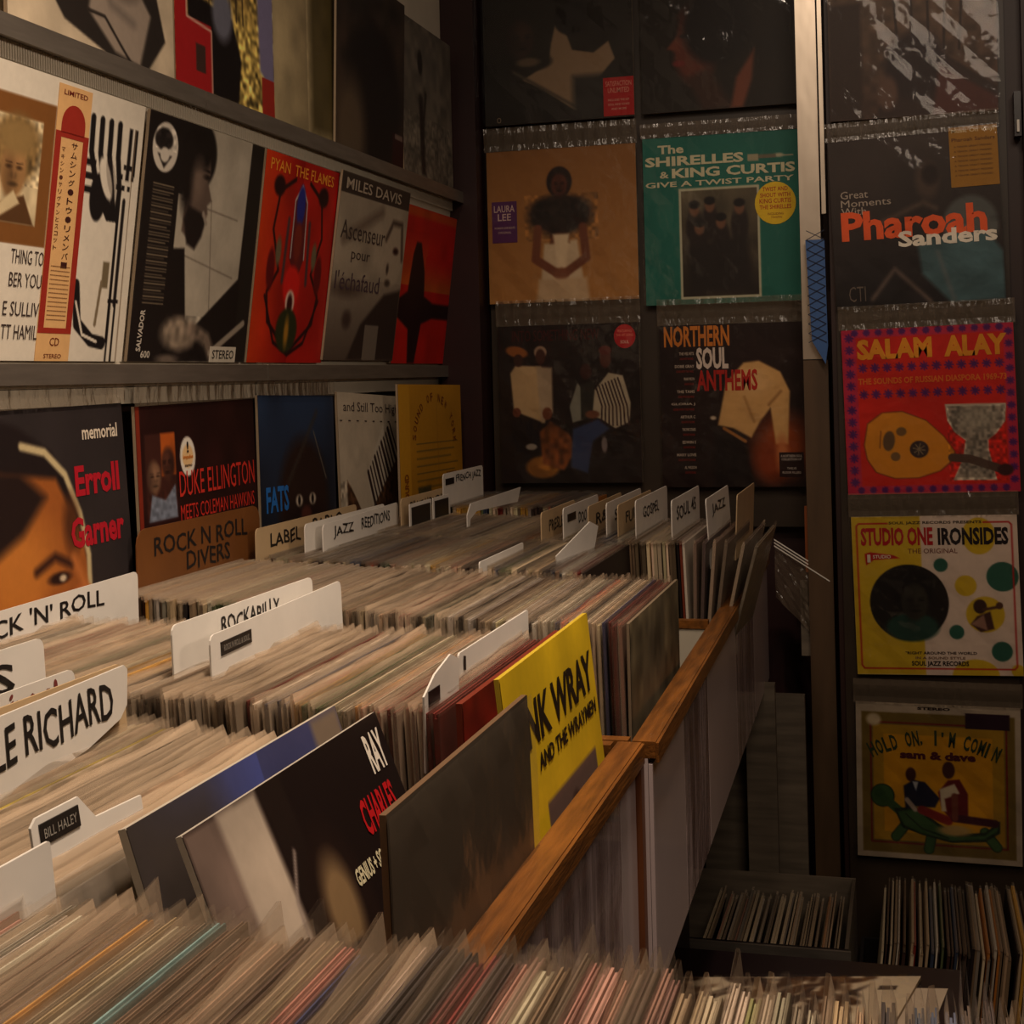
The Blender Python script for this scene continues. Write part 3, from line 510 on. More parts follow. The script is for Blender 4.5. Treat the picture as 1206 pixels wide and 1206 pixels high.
c.ell(.35, .575, .02, .012, (200, 180, 150), .01); c.ell(.80, .80, .04, .1, (190, 110, 60), .04); c.poly([(.36, .64), (.56, .70), (.60, 1), (.34, 1)], (28, 16, 14), .03); c.line([(.42, .64), (.56, .72)], .02, (170, 110, 50), .01)
tx = [('NORTHERN', .03, .135, .44, .13, (206, 122, 44), {'bold': .03}), ('SOUL', .245, .275, .215, .135, (214, 196, 180), {'bold': .04}), ('ANTHEMS', .245, .41, .405, .13, (178, 34, 22), {'bold': .03})]
nm = ['THE VELVETS', 'DOBIE GRAY', 'FRANK WILSON', 'THE TAMS', 'GLORIA J', 'ARTHUR C', 'THE FIVE STAIRS', 'EDWIN S', 'MARY LOVE', 'AL WILSON']
for i in range(10):
    wd = (.10, .13, .07, .12, .16, .10, .09, .09, .13, .08)[i]
    tx += [(nm[i], .23-wd, .185+i*.078, wd, .018, (190, 170, 150), {}), ('GONE WITH THE WIND', .225-wd*.9, .215+i*.078, wd*.9, .014, (130, 36, 26), {})]
back('black record cover with a bent-over man in a cream shirt and tall stacked lettering', -.497, -.190, .098, c, tx, h=.335, flap=.055,
     stickers=[('small_black_label', [(.78, .79), (.94, .79), (.94, .94), (.78, .94)], (40, 14, 12), 'small black label with white print', [('A NORTHERN SOUL', .79, .82, .14, .015, (200, 185, 170)), ('COLLECTION OF', .795, .84, .13, .014, (200, 185, 170)), ('TWELVE', .83, .895, .06, .014, (200, 185, 170)), ('FLOOR FILLERS', .80, .92, .12, .014, (200, 185, 170))])])
# ------------------------------------------------------------------ covers on the door
def dr(label, x0, x1, zt, cv, texts=(), h=.312, sk=0.0, **kw):
    wd = x1-x0
    return album(label, (x0, 2.812, zt), (wd, 0, sk*wd), (sk*h, 0, -h), cv, texts, **kw)
c = Cv((92, 72, 56)); c.noise(.3, 9); c.grad((110, 88, 68), (70, 50, 40), 1); c.noise(.2, 22)
for i in range(5): c.line([(.40+i*.10, .30), (.42+i*.09, .62)], .014, (50, 36, 30), .01)
c.poly([(.38, .60), (.48, .52), (.66, .62), (1, .86), (1, 1), (.28, 1), (.34, .78)], (56, 40, 34), .02); c.ell(.52, .70, .18, .2, (44, 30, 27), .05); c.poly([(.66, .70), (1, .92), (1, 1), (.62, 1)], (84, 46, 38), .03); c.ell(.35, .85, .06, .1, (96, 70, 56), .03); c.rect(0, .3, .2, 1, (56, 40, 32), .03)
dr('sepia record cover with a dark hill and bare trees, top of the door column', -.132, .172, .785, c, (), flap=.0, h=.315)
c = Cv((58, 46, 42), 150); c.noise(.15, 5); c.grad((64, 52, 46), (30, 24, 24), 1); c.noise(.12, 4); c.ell(.58, .27, .07, .11, (76, 60, 50), .04); c.ell(.60, .24, .05, .06, (40, 28, 24), .03); c.line([(.30, .50), (.55, .40), (.62, .44)], .03, (84, 68, 58), .03)
c.ell(.82, .55, .16, .17, (86, 88, 84), .03); c.poly([(.50, .62), (.9, .58), (1.0, .72), (1.0, 1), (.68, 1), (.52, .82)], (72, 100, 104), .03); c.noise(.15, 8, (.45, .55, 1, 1)); c.line([(.22, .95), (.36, .78), (.56, .98)], .02, (110, 92, 80), .03); c.line([(.62, .7), (.7, .98)], .02, (96, 104, 104), .03)
tx = [('Great', .06, .345, .165, .045, (176, 160, 144), {'bold': .0}), ('Moments', .06, .395, .30, .042, (176, 160, 144), {'bold': .0}), ('With', .06, .445, .15, .045, (176, 160, 144), {'bold': .0}), ('Pharoah', .055, .60, .86, .175, (232, 96, 44), {'bold': .035}), ('Sanders', .39, .655, .58, .095, (236, 226, 208), {'bold': .035}), ('CTI', .08, .96, .10, .09, (110, 96, 84), {'bold': -.01})]
dr('dark grey record cover with large orange and white lettering and a gold square sticker', -.138, .168, .430, c, tx, h=.318, sk=.03, flap=.035,
   stickers=[('gold_sticker', [(.72, -.02), (1.0, -.02), (1.0, .33), (.72, .33)], (160, 112, 28), 'gold square sticker', [('Music On Vinyl', .735, .02, .25, .03, (226, 206, 160)), ('Pharoah Sanders', .735, .065, .25, .022, (90, 50, 16))]+[('A TENOR GREAT PRESSED', .745, .10+i*.028, .22, .010, (96, 60, 20)) for i in range(7)])])
c = Cv((206, 34, 20), 170); c.noise(.04, 5); PK = (190, 38, 70); c.rect(0, 0, .085, 1, PK); c.rect(.94, 0, 1, 1, PK); c.rect(0, 0, 1, .05, PK); c.rect(0, .95, 1, 1, PK)
def star(u, v, r):
    for a in range(4): t = a*math.pi/4; c.line([(u-r*math.cos(t), v-r*math.sin(t)), (u+r*math.cos(t), v+r*math.sin(t))], .010, (84, 24, 96), .004)
for i in range(12): star(.12+i*.072, .235, .024); star(.12+i*.072, .395, .024)
for i in range(13): star(.045, .05+i*.073, .024); star(.97, .05+i*.073, .02)
for i in range(13): star(.08+i*.07, .02, .018); star(.08+i*.07, .975, .018)
egg = [(.105+.0, .70), (.13, .57), (.22, .505), (.34, .50), (.48, .56), (.58, .66), (.64, .755), (.635, .80), (.55, .87), (.42, .91), (.28, .91), (.17, .87), (.12, .79)]
c.poly(egg, (120, 50, 16), .006); c.poly([(.5*.7+(a-.35)*.975+.0, .71+(b_-.71)*.97) for a, b_ in egg], (216, 140, 30), .008)
c.ell(.255, .68, .035, .06, (104, 78, 50), .006, .15); c.line([(.21, .62), (.20, .72)], .006, (120, 70, 30)); c.ell(.33, .625, .03, .027, (120, 88, 48), .006); c.ell(.29, .775, .028, .027, (120, 88, 48), .006); c.ell(.43, .735, .055, .052, (60, 44, 40), .006)
for a in range(4): t = a*math.pi/4+.2; c.line([(.43-.035*math.cos(t), .735-.035*math.sin(t)), (.43+.035*math.cos(t), .735+.035*math.sin(t))], .006, (140, 120, 90), .004)
drum = [(.59, .47), (.94, .475), (.93, .58), (.88, .65), (.83, .69), (.83, .75), (.87, .93), (.62, .925), (.68, .80), (.70, .69), (.64, .64), (.60, .57)]
c.poly(drum, (196, 184, 160), .006); c.poly([(.765+(a-.765)*.90, .70+(b_-.70)*.93) for a, b_ in drum], (136, 124, 108), .01); c.noise(.35, 60, (.60, .48, .93, .93)); c.ell(.765, .56, .1, .07, (176, 164, 142), .06, op=.6)
c.line([(.62, .79), (.72, .80), (.88, .86)], .05, (84, 60, 48), .006); c.ell(.92, .87, .045, .035, (60, 24, 24), .01)
tx = [('SALAM', .09, .185, .44, .125, (226, 150, 34), {'bold': .05}), ('RAGAB', .60, .185, .36, .125, (226, 150, 34), {'bold': .05}), ('THE SOUNDS OF RUSSIAN DIASPORA 1969-73', .09, .335, .86, .040, (220, 110, 34), {'bold': .03})]
tx[1] = ('ALAY', .60, .185, .36, .125, (226, 150, 34), {'bold': .05})
dr('bright red record cover with an orange lute and a grey goblet drum', -.122, .188, .072, c, tx, h=.312, sk=.02, flap=.045)
c = Cv((218, 196, 176), 170); c.rect(0, 0, .42, 1, (206, 172, 36), .006); c.rect(0, 0, .02, 1, (206, 172, 36)); GN = (44, 92, 74)
c.ell(.77, .13, .10, .115, (206, 172, 36), .006); c.ell(.68, .44, .065, .065, (206, 172, 36), .006); c.ell(.72, 1.0, .14, .10, (206, 172, 36), .006); c.ell(.97, .97, .04, .04, (206, 172, 36), .006)
c.ell(.535, .31, .043, .043, GN, .006); c.ell(.90, .385, .095, .092, GN, .006); c.ell(.615, .73, .045, .045, GN, .006); c.ell(.88, .85, .062, .062, GN, .006)
c.ell(.335, .545, .24, .24, (28, 22, 18), .006); c.ell(.35, .70, .16, .09, (36, 66, 54), .02); c.ell(.335, .86, .27, .10, (206, 172, 36), .004, op=0); c.ell(.36, .47, .12, .13, (20, 14, 12), .03); c.face(.37, .54, .115, (48, 44, 34), (20, 16, 14), .4)
c.ell(.79, .62, .115, .112, (206, 172, 36), .006); c.ell(.76, .57, .04, .045, (60, 36, 30), .008); c.poly([(.70, .68), (.74, .63), (.82, .60), (.84, .71), (.76, .73)], (70, 40, 34), .01); c.line([(.78, .59), (.88, .57)], .018, (80, 50, 36), .008); c.ell(.875, .565, .022, .022, (80, 50, 36), .006); c.poly([(.70, .68), (.78, .62), (.80, .72)], (150, 110, 90), .01)
fr = [(.03, .06), (.03, .955), (.965, .955), (.965, .06)]
c.line([(.22, .045), (.045, .045), (.03, .06), (.03, .94), (.045, .96), (.95, .96), (.965, .945), (.965, .06), (.95, .045), (.80, .045)], .010, (176, 26, 26), .005)
c.poly([(.075, .235), (.11, .225), (.25, .245), (.29, .265), (.13, .275), (.08, .31)], (176, 26, 26), .005)
tx = [('STUDIO ONE', .055, .185, .44, .115, (176, 26, 30), {'bold': .04}), ('IRONSIDES', .525, .185, .42, .11, (30, 20, 22), {'bold': .04}), ('SOUL JAZZ RECORDS PRESENTS', .23, .055, .56, .022, (40, 30, 20), {}), ('THE ORIGINAL', .34, .235, .30, .030, (110, 50, 40), {'bold': 0}), ('1', .09, .29, .02, .05, (226, 214, 190), {'bold': .03}), ('STUDIO', .125, .265, .11, .022, (226, 214, 190), {}),
      ('"RIGHT AROUND THE WORLD', .30, .87, .43, .018, (40, 26, 26), {'bold': .02}), ('IN A SOUND STYLE', .36, .90, .30, .016, (120, 90, 70), {}), ('SOUL JAZZ RECORDS', .335, .95, .345, .038, (30, 20, 22), {'bold': .03})]
dr('yellow and pink record cover with coloured discs and a green round portrait', -.112, .186, -.282, c, tx, h=.298, sk=.018, flap=.045)
c = Cv((178, 160, 136), 170); OL = (112, 90, 36); c.rect(.035, .06, .965, .965, OL); c.line([(.09, .125), (.09, .90), (.915, .90), (.915, .125), (.09, .125)], .010, (110, 24, 22), .005); c.rect(.105, .14, .90, .885, (166, 126, 26)); c.rect(.17, .20, .83, .83, (200, 142, 16), .006)
c.ell(.11, .11, .045, .04, (196, 176, 140), .02); GR = (54, 86, 46); DG = (26, 42, 26)
c.rect(.67, .045, .935, .145, (40, 14, 30))
c.ell(.16, .60, .075, .075, DG, .006); c.ell(.16, .60, .068, .068, GR, .01); c.ell(.14, .58, .03, .03, (44, 74, 40), .02); c.line([(.20, .64), (.27, .70), (.34, .74)], .055, GR, .008)
for a in ((.23, .86, .30, .78), (.43, .93, .46, .83), (.84, .89, .78, .80)): c.line([(a[2], a[3]), (a[0]+.01, a[1])], .065, DG, .006); c.line([(a[2], a[3]), (a[0]+.01, a[1])], .053, GR, .01)
c.poly([(.23, .68), (.36, .66), (.50, .76), (.62, .82), (.78, .80), (.87, .72), (.87, .80), (.78, .86), (.58, .88), (.40, .84), (.28, .80)], DG, .006); c.poly([(.25, .70), (.36, .68), (.50, .78), (.62, .84), (.78, .82), (.86, .75), (.85, .79), (.77, .845), (.58, .865), (.40, .83), (.29, .785)], GR, .01)
c.line([(.30, .71), (.40, .80), (.56, .85)], .008, DG); c.ell(.60, .80, .10, .035, (170, 140, 80), .02)
NV = (26, 26, 48); c.ell(.335, .455, .032, .045, (64, 28, 24), .008); c.poly([(.29, .53), (.35, .49), (.42, .50), (.51, .60), (.48, .66), (.36, .66), (.30, .68)], NV, .01); c.poly([(.345, .50), (.38, .50), (.365, .56)], (180, 180, 180), .008); c.line([(.31, .62), (.36, .68)], .03, (170, 150, 130), .01)
c.ell(.565, .415, .038, .055, (64, 30, 24), .008); c.poly([(.50, .56), (.56, .48), (.63, .47), (.68, .56), (.68, .72), (.58, .74), (.52, .66)], (96, 24, 26), .01); c.poly([(.51, .54), (.60, .50), (.63, .56), (.54, .60), (.55, .68), (.52, .68)], (196, 180, 150), .01); c.line([(.40, .68), (.56, .74)], .055, (130, 34, 28), .01); c.line([(.60, .72), (.84, .74)], .05, (60, 16, 30), .01); c.line([(.6, .58), (.60, .72)], .04, (110, 56, 40), .01)
c.noise(.06, 8)
tx = [('STEREO', .38, .035, .20, .018, (40, 24, 20), {'bold': .04})]
word = "HOLD ON, I'M COMIN'"
for i, ch in enumerate(word):
    t = (i+.5)/len(word)-.5
    if ch != ' ': tx.append((ch, .50+t*.80-.018, .262+.42*t*t-(.06 if ch == "'" else 0), .038 if ch not in ",I'" else .014, .098 if ch not in ",'" else .03, (44, 58, 34), {'rot': t*.95, 'bold': .03}))
tx += [('sam & dave', .27, .352, .46, .052, (74, 20, 30), {'bold': .045})]
dr('cream-bordered record cover with two men riding a green turtle, lowest on the door', -.112, .184, -.632, c, tx, h=.292, sk=-.01, flap=.045)

# ------------------------------------------------------------------ record bins
def binbox(name, label, y0, y1, xa, xb, xw, parts_y, ztop=-.354, zf=-.568, zlow=-.60):
    """bin whose aisle rail runs from (xa,y0) to (xb,y1); parts_y = partition boards"""
    root = empty(name, (0, 0, 0)); tag(root, label, 'bin')
    def rx(y): return xa+(xb-xa)*(y-y0)/(y1-y0)
    def strip(nm, m, o0, o1, z0, z1, ya, yb):
        b = MB(); vs = []
        for z in (z0, z1):
            for y in (ya, yb):
                for o in (o0, o1): vs.append((rx(y)+o, y, z+H))
        b.add(vs, [(0, 2, 3, 1), (4, 5, 7, 6), (0, 1, 5, 4), (2, 6, 7, 3), (1, 3, 7, 5), (0, 4, 6, 2)]); return b.build(nm, m, root)
    strip('rail', M['wood'], -.011, .012, ztop-.016, ztop, y0, y1)
    strip('rail_edge_strip', M['wood'], .0122, .015, ztop-.020, ztop-.001, y0, y1)
    strip('front_board', M['white_panel'], -.004, .004, zlow, ztop-.0165, y0, y1)
    boxo('bottom_board', xw, min(xa, xb)-.006, y0, y1+(.06 if y1 > 2 else 0), zf-.02, zf, M['bin_in'], root)
    for y in parts_y:
        boxo('partition', max(xw, -.37), rx(y)-.015, y-.006, y+.006, zf+.001, ztop-.012, M['bin_in'], root)
        boxo('partition_cap', max(xw, -.37), rx(y)-.015, y-.008, y+.008, ztop-.0115, ztop, M['wood'], root)
    return root, strip
near, ns = binbox('record_bin', 'nearer wall bin with orange wooden rail and white front panels', .655, 1.368, -.268, -.268, -.985, (.661, 1.360))
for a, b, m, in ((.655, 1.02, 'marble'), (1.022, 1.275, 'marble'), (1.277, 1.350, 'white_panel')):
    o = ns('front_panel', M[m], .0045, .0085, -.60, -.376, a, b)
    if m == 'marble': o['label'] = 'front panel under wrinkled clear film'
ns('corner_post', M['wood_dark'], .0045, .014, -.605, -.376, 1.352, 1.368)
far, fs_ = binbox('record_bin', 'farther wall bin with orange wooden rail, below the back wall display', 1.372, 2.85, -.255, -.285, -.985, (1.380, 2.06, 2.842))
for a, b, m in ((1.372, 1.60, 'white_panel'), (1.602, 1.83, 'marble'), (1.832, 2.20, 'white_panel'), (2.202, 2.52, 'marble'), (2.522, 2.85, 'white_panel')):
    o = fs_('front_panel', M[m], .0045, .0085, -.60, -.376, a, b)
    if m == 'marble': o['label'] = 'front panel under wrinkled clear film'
fr_, _f = binbox('record_bin', 'front bin across the bottom of the picture, full of records', .10, .648, .22, .22, -.80, (.12, .640))
def cabinet(label, x0, x1, y0, y1, zt):
    r = empty('cabinet'); tag(r, label, 'cabinet'); boxo('body', x0, x1, y0, y1, -H+.05, zt, M['black'], r); boxo('plinth', x0+.03, x1-.03, y0+.02, y1-.03, -H, -H+.05, M['black'], r); return r
cabinet('black cabinet under the two wall bins', -.985, -.36, .665, 2.30, -.6005)
cabinet('black cabinet under the front bin', -.79, .20, .11, .61, -.6005)

# ------------------------------------------------------------------ packed records: shared jacket and film meshes
def jacket_mesh(t):
    b = MB(); h = .312; g = t*.26
    # card jacket with a shallow slot along the open top edge
    b.box(-t/2, t/2, 0, h, 0, h-.004); b.box(-t/2, -t/2+g, 0, h, h-.004, h); b.box(t/2-g, t/2, 0, h, h-.004, h); b.box(-g*.45, g*.45, .002, h-.002, h-.004, h-.0012)
    me = bpy.data.meshes.new('jacket'); me.from_pydata(b.v, [], b.f); me.materials.append(M['jacket']); return me
def sleeve_mesh(t, seed, tab=0.0):
    r = random.Random(seed); b = MB(); h = .312; n = 14; a0, a1 = r.random()*6, r.random()*6
    vs = []
    for j, z in enumerate((.02, h-.03, h-.002, h+.0045)):
        for sd in (-1, 1):
            for i in range(n+1):
                y = -.004+.322*i/n; wv = .0005*math.sin(i*.6+a0)+.0003*math.sin(i*1.7+a1)
                zz = z; xx = sd*(t/2+.0004)
                if j == 3:
                    zz = z+.0006*math.sin(i*1.3+a1)+r.uniform(-.0005, .0006); xx = sd*(t/2*.55)+wv
                    e = min(i, n-i)/2.5
                    if tab and i > n-3: zz += tab*(1-(n-i)/2.6)
                    elif e < 1: zz += .0018*(1-e)
                vs.append((xx, y, zz))
    k = n+1; fs = []
    for j in range(3):
        for sd in range(2):
            o = (j*2+sd)*k; o2 = ((j+1)*2+sd)*k
            fs += [(o+i, o+i+1, o2+i+1, o2+i) for i in range(n)]
        for e in (0, n): fs.append(((j*2)*k+e, (j*2+1)*k+e, ((j+1)*2+1)*k+e, ((j+1)*2)*k+e))
    me = bpy.data.meshes.new('sleeve'); me.from_pydata(vs, [], fs); me.materials.append(M['lip']); return me
TH = (.0030, .0036, .0042, .0052); JM = [jacket_mesh(t) for t in TH]
SM = [[sleeve_mesh(t, 10*i+j) for j in range(3)] for i, t in enumerate(TH)]
SMT = [[sleeve_mesh(t, 50+10*i+j, .003+.004*j) for j in range(3)] for i, t in enumerate(TH)]
PAL = [(206, 186, 152)]*5+[(170, 146, 114)]*5+[(150, 128, 98)]*3+[(120, 98, 74)]*4+[(88, 66, 48)]*4+[(60, 42, 34)]*4+[(34, 24, 22)]*5+[(198, 180, 148)]*3+[(214, 202, 182)]*2+[(150, 62, 40), (120, 40, 30), (176, 112, 92), (200, 150, 60), (172, 104, 40), (74, 82, 84), (52, 60, 78), (96, 100, 78), (84, 92, 60), (170, 140, 110), (130, 118, 104), (180, 168, 150)]
ZF = -.567+H
def put(ti, x_top, y, lean, col, yaw=0, si=0, tab=False, label=None, group=None, z=ZF, zadd=0):
    h = .312; T = Matrix.Translation((x_top+h*math.sin(lean), y, z+zadd+TH[ti]/2*abs(math.sin(lean)))) @ Matrix.Rotation(-lean, 4, 'Y') @ Matrix.Rotation(yaw, 4, 'Z')
    o = bpy.data.objects.new('vinyl_record', JM[ti]); COL.objects.link(o); o.matrix_world = T; o.color = tuple(lin(col))+(1,)
    c_ = bpy.data.objects.new('plastic_sleeve', (SMT if tab else SM)[ti][si]); COL.objects.link(c_); c_.parent = o
    tag(o, label, 'record', group); return o
def row(x0, x1, yfn, leanfn, label, group, tab=False, jy=.006, gap=.0011, pal=PAL, special={}, stuff=None, z=ZF, jz=.004, skip=()):
    """fills from x1 (aisle side, top edge) leftwards to x0"""
    x = x1; k = 0; last = leanfn(x1); run = None; n = 0
    while x > x0:
        ti = random.choice((0, 0, 1, 1, 2, 2, 3)); t = TH[ti]; a = leanfn(x); x -= (t/math.cos(a)+gap*random.uniform(.6, 1.8)+max(0, -.312*(math.sin(a)-math.sin(last))*-1 if False else .312*max(0, math.sin(last)-math.sin(a))*0))
        last = a
        if any(s0 < x < s1 for s0, s1 in skip): continue
        if run is None or random.random() < .45: run = random.choice(pal)
        f_ = random.uniform(.72, 1.1); col = tuple(min(255, max(8, c_*f_*random.uniform(.97, 1.03))) for c_ in run)
        own = None
        for kk, sp in list(special.items()):
            if x < sp[0]:
                col = sp[1]; special.pop(kk); own = sp[2] if len(sp) > 2 else None
                break
        y = yfn(x)+random.uniform(-jy, jy); za = random.uniform(0, jz)
        if stuff is None: put(ti, x, y, a, col, random.uniform(-.0012, .0012), random.randrange(3), tab and random.random() < .14, own or label, None if own else group, z, za)
        else:
            T = Matrix.Translation((x+.312*math.sin(a), y, z+za)) @ Matrix.Rotation(-a, 4, 'Y')
            c3 = tuple(lin(col)); stuff[0].box(-t/2, t/2, 0, .312, 0, .310, c3, T)
            c4 = tuple(lin((150, 130, 108)))
            stuff[1].box(-t*.42, t*.42, -.003, .318, .309, .3155, None, T)
        n += 1
    return n
def stuffrow(name, label, group, *a, **k):
    sb = (MB(), MB()); row(*a, label, group, stuff=sb, **k)
    o = sb[0].build(name, M['ink']); tag(o, label, 'records', group, 'stuff'); s_ = sb[1].build('plastic_sleeves', M['lip'], o); s_['kind'] = 'stuff'; return o
# nearest row (camera side): far corners of the jackets show along the bottom of the picture
PN = [(176, 148, 112)]*3+[(198, 178, 150)]*4+[(150, 120, 90)]*3+[(184, 132, 112)]*3+[(110, 84, 62)]*3+[(66, 48, 38)]*3+[(160, 150, 100), (190, 150, 70), (120, 140, 136), (86, 92, 108), (132, 50, 40), (150, 140, 122), (206, 196, 176), (170, 110, 90)]
def yA(x): return .278-.075*x+.006*math.sin(x*31)
row(-.43, .105, yA, lambda x: .03+.10*max(0, min(1, (-x-.16)/.3)), 'plastic-sleeved record packed in the front bin at the bottom edge', 'records in the front bin', tab=True, jy=.009, gap=.0016, pal=PN, jz=.003, special={'a': (-.355, (196, 140, 56), 'record with an ochre edge in the front bin, lower left'), 'b': (-.315, (126, 160, 156), 'record with a pale turquoise edge in the front bin'), 'd': (-.235, (40, 48, 90), 'record with a navy blue edge in the front bin')})
# second row: leaning records ending in the two large covers
def lz(x): return .20+.17*max(0, min(1, (x+.64)/.20))
row(-.68, -.438, lambda x: .682+.012*math.sin(x*20), lz, 'sleeved record leaning in the second row behind the front bin', 'records leaning in the second row', jy=.006, gap=.0030, special={'y': (-.560, (214, 190, 70), 'record with a bright yellow edge in the leaning second row')})
# third row
row(-.90, -.345, lambda x: 1.04+.05*max(0, -x-.35), lambda x: .04+.03*math.sin(x*9), 'sleeved record packed in the third row, in the nearer wall bin', 'records in the third row', jy=.008, gap=.0019,
    special={'a': (-.352, (120, 34, 22)), 'b': (-.356, (110, 30, 20)), 'c': (-.360, (104, 30, 22)), 'd': (-.364, (96, 26, 20)), 'e': (-.415, (206, 150, 82), 'record with a light orange edge in the third row'), 'f': (-.47, (160, 60, 50), 'record with a brick red edge in the third row')})
# fourth row
stuffrow('records', 'densely packed records at the wall end of the fourth row', 'records at the wall end of the fourth row', -.945, -.66, lambda x: 1.433+.24*max(0, -x-.40), lambda x: .02)
row(-.657, -.283, lambda x: 1.433+.24*max(0, -x-.40), lambda x: .02, 'sleeved record packed in the fourth row, in the farther wall bin', 'records in the fourth row', jy=.006, gap=.0018,
    special={'c': (-.30, (60, 62, 96), 'record with a dark blue spine at the aisle end of the fourth row'), 'd': (-.309, (206, 190, 150), 'record with a cream spine near the aisle end of the fourth row'), 'a': (-.340, (190, 84, 44), 'record with a rust orange edge in the fourth row')})
# fifth and sixth rows: beyond the first few hundred records, one object each
stuffrow('records', 'densely packed records of the fifth row, behind the fourth', 'records of the fifth row', -.93, -.405, lambda x: 1.80+.24*max(0, -x-.40), lambda x: .03)
stuffrow('records', 'densely packed records of the sixth row, below the back wall display', 'records of the sixth row', -.93, -.325, lambda x: 2.135+.24*max(0, -x-.40), lambda x: .03)
stuffrow('records', 'dark records squeezed into the far left corner of the wall bin', 'corner records', -.93, -.60, lambda x: 2.60, lambda x: .03, z=ZF+.01)
for i, (x, ln, cc) in enumerate([(-.312, -.02, (90, 30, 50)), (-.300, -.05, (60, 30, 60)), (-.286, -.09, (150, 120, 110)), (-.270, -.14, (70, 56, 50)), (-.246, -.22, (110, 96, 84)), (-.228, -.27, (130, 118, 100))]):
    put(2, x, 2.14+.012*i, ln, cc, 0, i % 3, False, 'record fanned outward against the rail at the aisle end of the far row', 'fanned records in the far row')

# ------------------------------------------------------------------ large single records facing the aisle
def facing(label, xt, y0, lean, cv, texts=(), z=-.567, L=.315, t=.005, yaw=0.0, h=.315, **kw):
    kw.setdefault('film_on', False); xb = xt+h*math.sin(lean); zt = z+h*math.cos(lean)
    return album(label, (xt, y0, zt), (yaw*L, L, 0), (h*math.sin(lean), 0, -h*math.cos(lean)), cv, texts, thick=t, flap=0, name='vinyl_record', **kw)
c = Cv((60, 62, 100), 150); c.noise(.12, 6); c.grad((56, 50, 48), (70, 78, 140), 0, (0, 0, .55, 1)); c.poly([(0, 0), (.30, 0), (.42, .2), (.38, .5), (0, .5)], (62, 54, 50), .15); c.rect(.84, 0, 1, 1, (120, 104, 88), .03); c.ell(.50, .30, .06, .10, (120, 62, 46), .02); c.ell(.50, .26, .065, .06, (50, 34, 32), .02); c.ell(.5, .6, .2, .3, (40, 34, 40), .05)
facing('record with a blue sky cover leaning behind the black one', -.430, .722, .31, c, [('RAY', .10, .33, .13, .11, (196, 186, 176), {'bold': -.01})], edge=(200, 190, 172), h=.335, L=.305)
c = Cv((24, 14, 12), 190)
c.poly([(0, 0), (.20, 0), (.16, 1), (0, 1)], (112, 94, 84), .02); c.noise(.12, 9, (0, 0, .28, 1)); c.poly([(.13, 0), (.30, 0), (.34, .45), (.30, 1), (.20, 1)], (176, 160, 142), .025); c.noise(.14, 7, (.1, 0, .36, 1)); c.poly([(.30, -.1), (.42, 0), (.46, .5), (.40, 1.1), (.36, 1.1), (.37, .5)], (30, 20, 16), .02)
c.V = c.V+.26; c.U = c.U+.11; c.ell(.60, .64, .16, .26, (30, 18, 14), .04); c.ell(.60, .55, .075, .10, (130, 104, 72), .05); c.ell(.585, .66, .10, .045, (10, 6, 8), .012); c.ell(.67, .66, .05, .04, (10, 6, 8), .012); c.ell(.60, .80, .10, .10, (120, 96, 88), .04); c.ell(.67, .73, .03, .05, (150, 124, 112), .02); c.ell(.63, .80, .04, .015, (60, 30, 30), .01)
c.line([(.48, .40), (.42, .48), (.41, .62), (.43, .78)], .010, (150, 134, 124), .01); c.ell(.45, .80, .03, .06, (120, 92, 82), .02)
tx = [('RAY', .865, .115, .105, .085, (222, 212, 196), {'bold': .03}), ('CHARLES', .72, .215, .21, .075, (178, 24, 28), {'bold': .03}), ('GENIUS + SOUL = JAZZ', .585, .290, .30, .045, (206, 196, 160), {'bold': .03})]
facing('black record cover with a man in dark glasses and narrow white and red lettering', -.398, .727, .37, c, tx, edge=(196, 186, 170), t=.004, h=.338, L=.302)
c = Cv((46, 36, 30), 120); c.noise(.2, 6); c.grad((84, 74, 62), (34, 22, 18), 1); c.ell(.62, .95, .32, .35, (90, 44, 22), .2); c.rect(.86, 0, 1, 1, (60, 52, 44), .05)
dk = facing('plain dark brown record nearest the rail in cloudy film', -.284, .748, .026, c, (), film_on=True, film_mat='soft', edge=(110, 84, 60), t=.004, h=.327, L=.304)
c = Cv((214, 178, 28), 150); c.noise(.08, 6); c.V = c.V+.20; c.poly([(.30, .55), (.90, .55), (.90, 1.3), (.30, 1.3)], (104, 82, 74), .01); c.ell(.60, .80, .12, .20, (50, 30, 26), .02); c.face(.60, .74, .1, (120, 84, 70), (40, 26, 24), 0); c.rect(.78, .62, .94, 1, (140, 126, 70), .02)
facing('bright yellow record cover with bold black lettering', -.302, 1.040, .10, c, [('LINK WRAY', .06, .20, .90, .105, (34, 24, 14), {'bold': .03}), ('AND THE WRAYMEN', .26, .265, .70, .04, (34, 24, 14), {'bold': .03})], edge=(206, 176, 50), t=.004, h=.342, L=.305)
c = Cv((92, 82, 62), 120); c.noise(.3, 7); c.noise(.3, 16)
for i in range(12): x_ = random.random(); c.line([(x_, random.random()*.3), (x_+random.uniform(-.1, .1), .6+random.random()*.4)], .05, random.choice([(64, 58, 42), (116, 104, 84), (84, 70, 50)]), .08, .6)
facing('mottled green and brown record at the aisle end of the fourth row', -.278, 1.435, .0, c, (), edge=(120, 104, 84), t=.003, film_on=False)
c = Cv((120, 30, 18), 90); c.noise(.3, 8); c.noise(.2, 20)
facing('dark red record at the aisle end of the third row', -.330, 1.036, .02, c, (), h=.322, edge=(120, 48, 30), film_on=False)

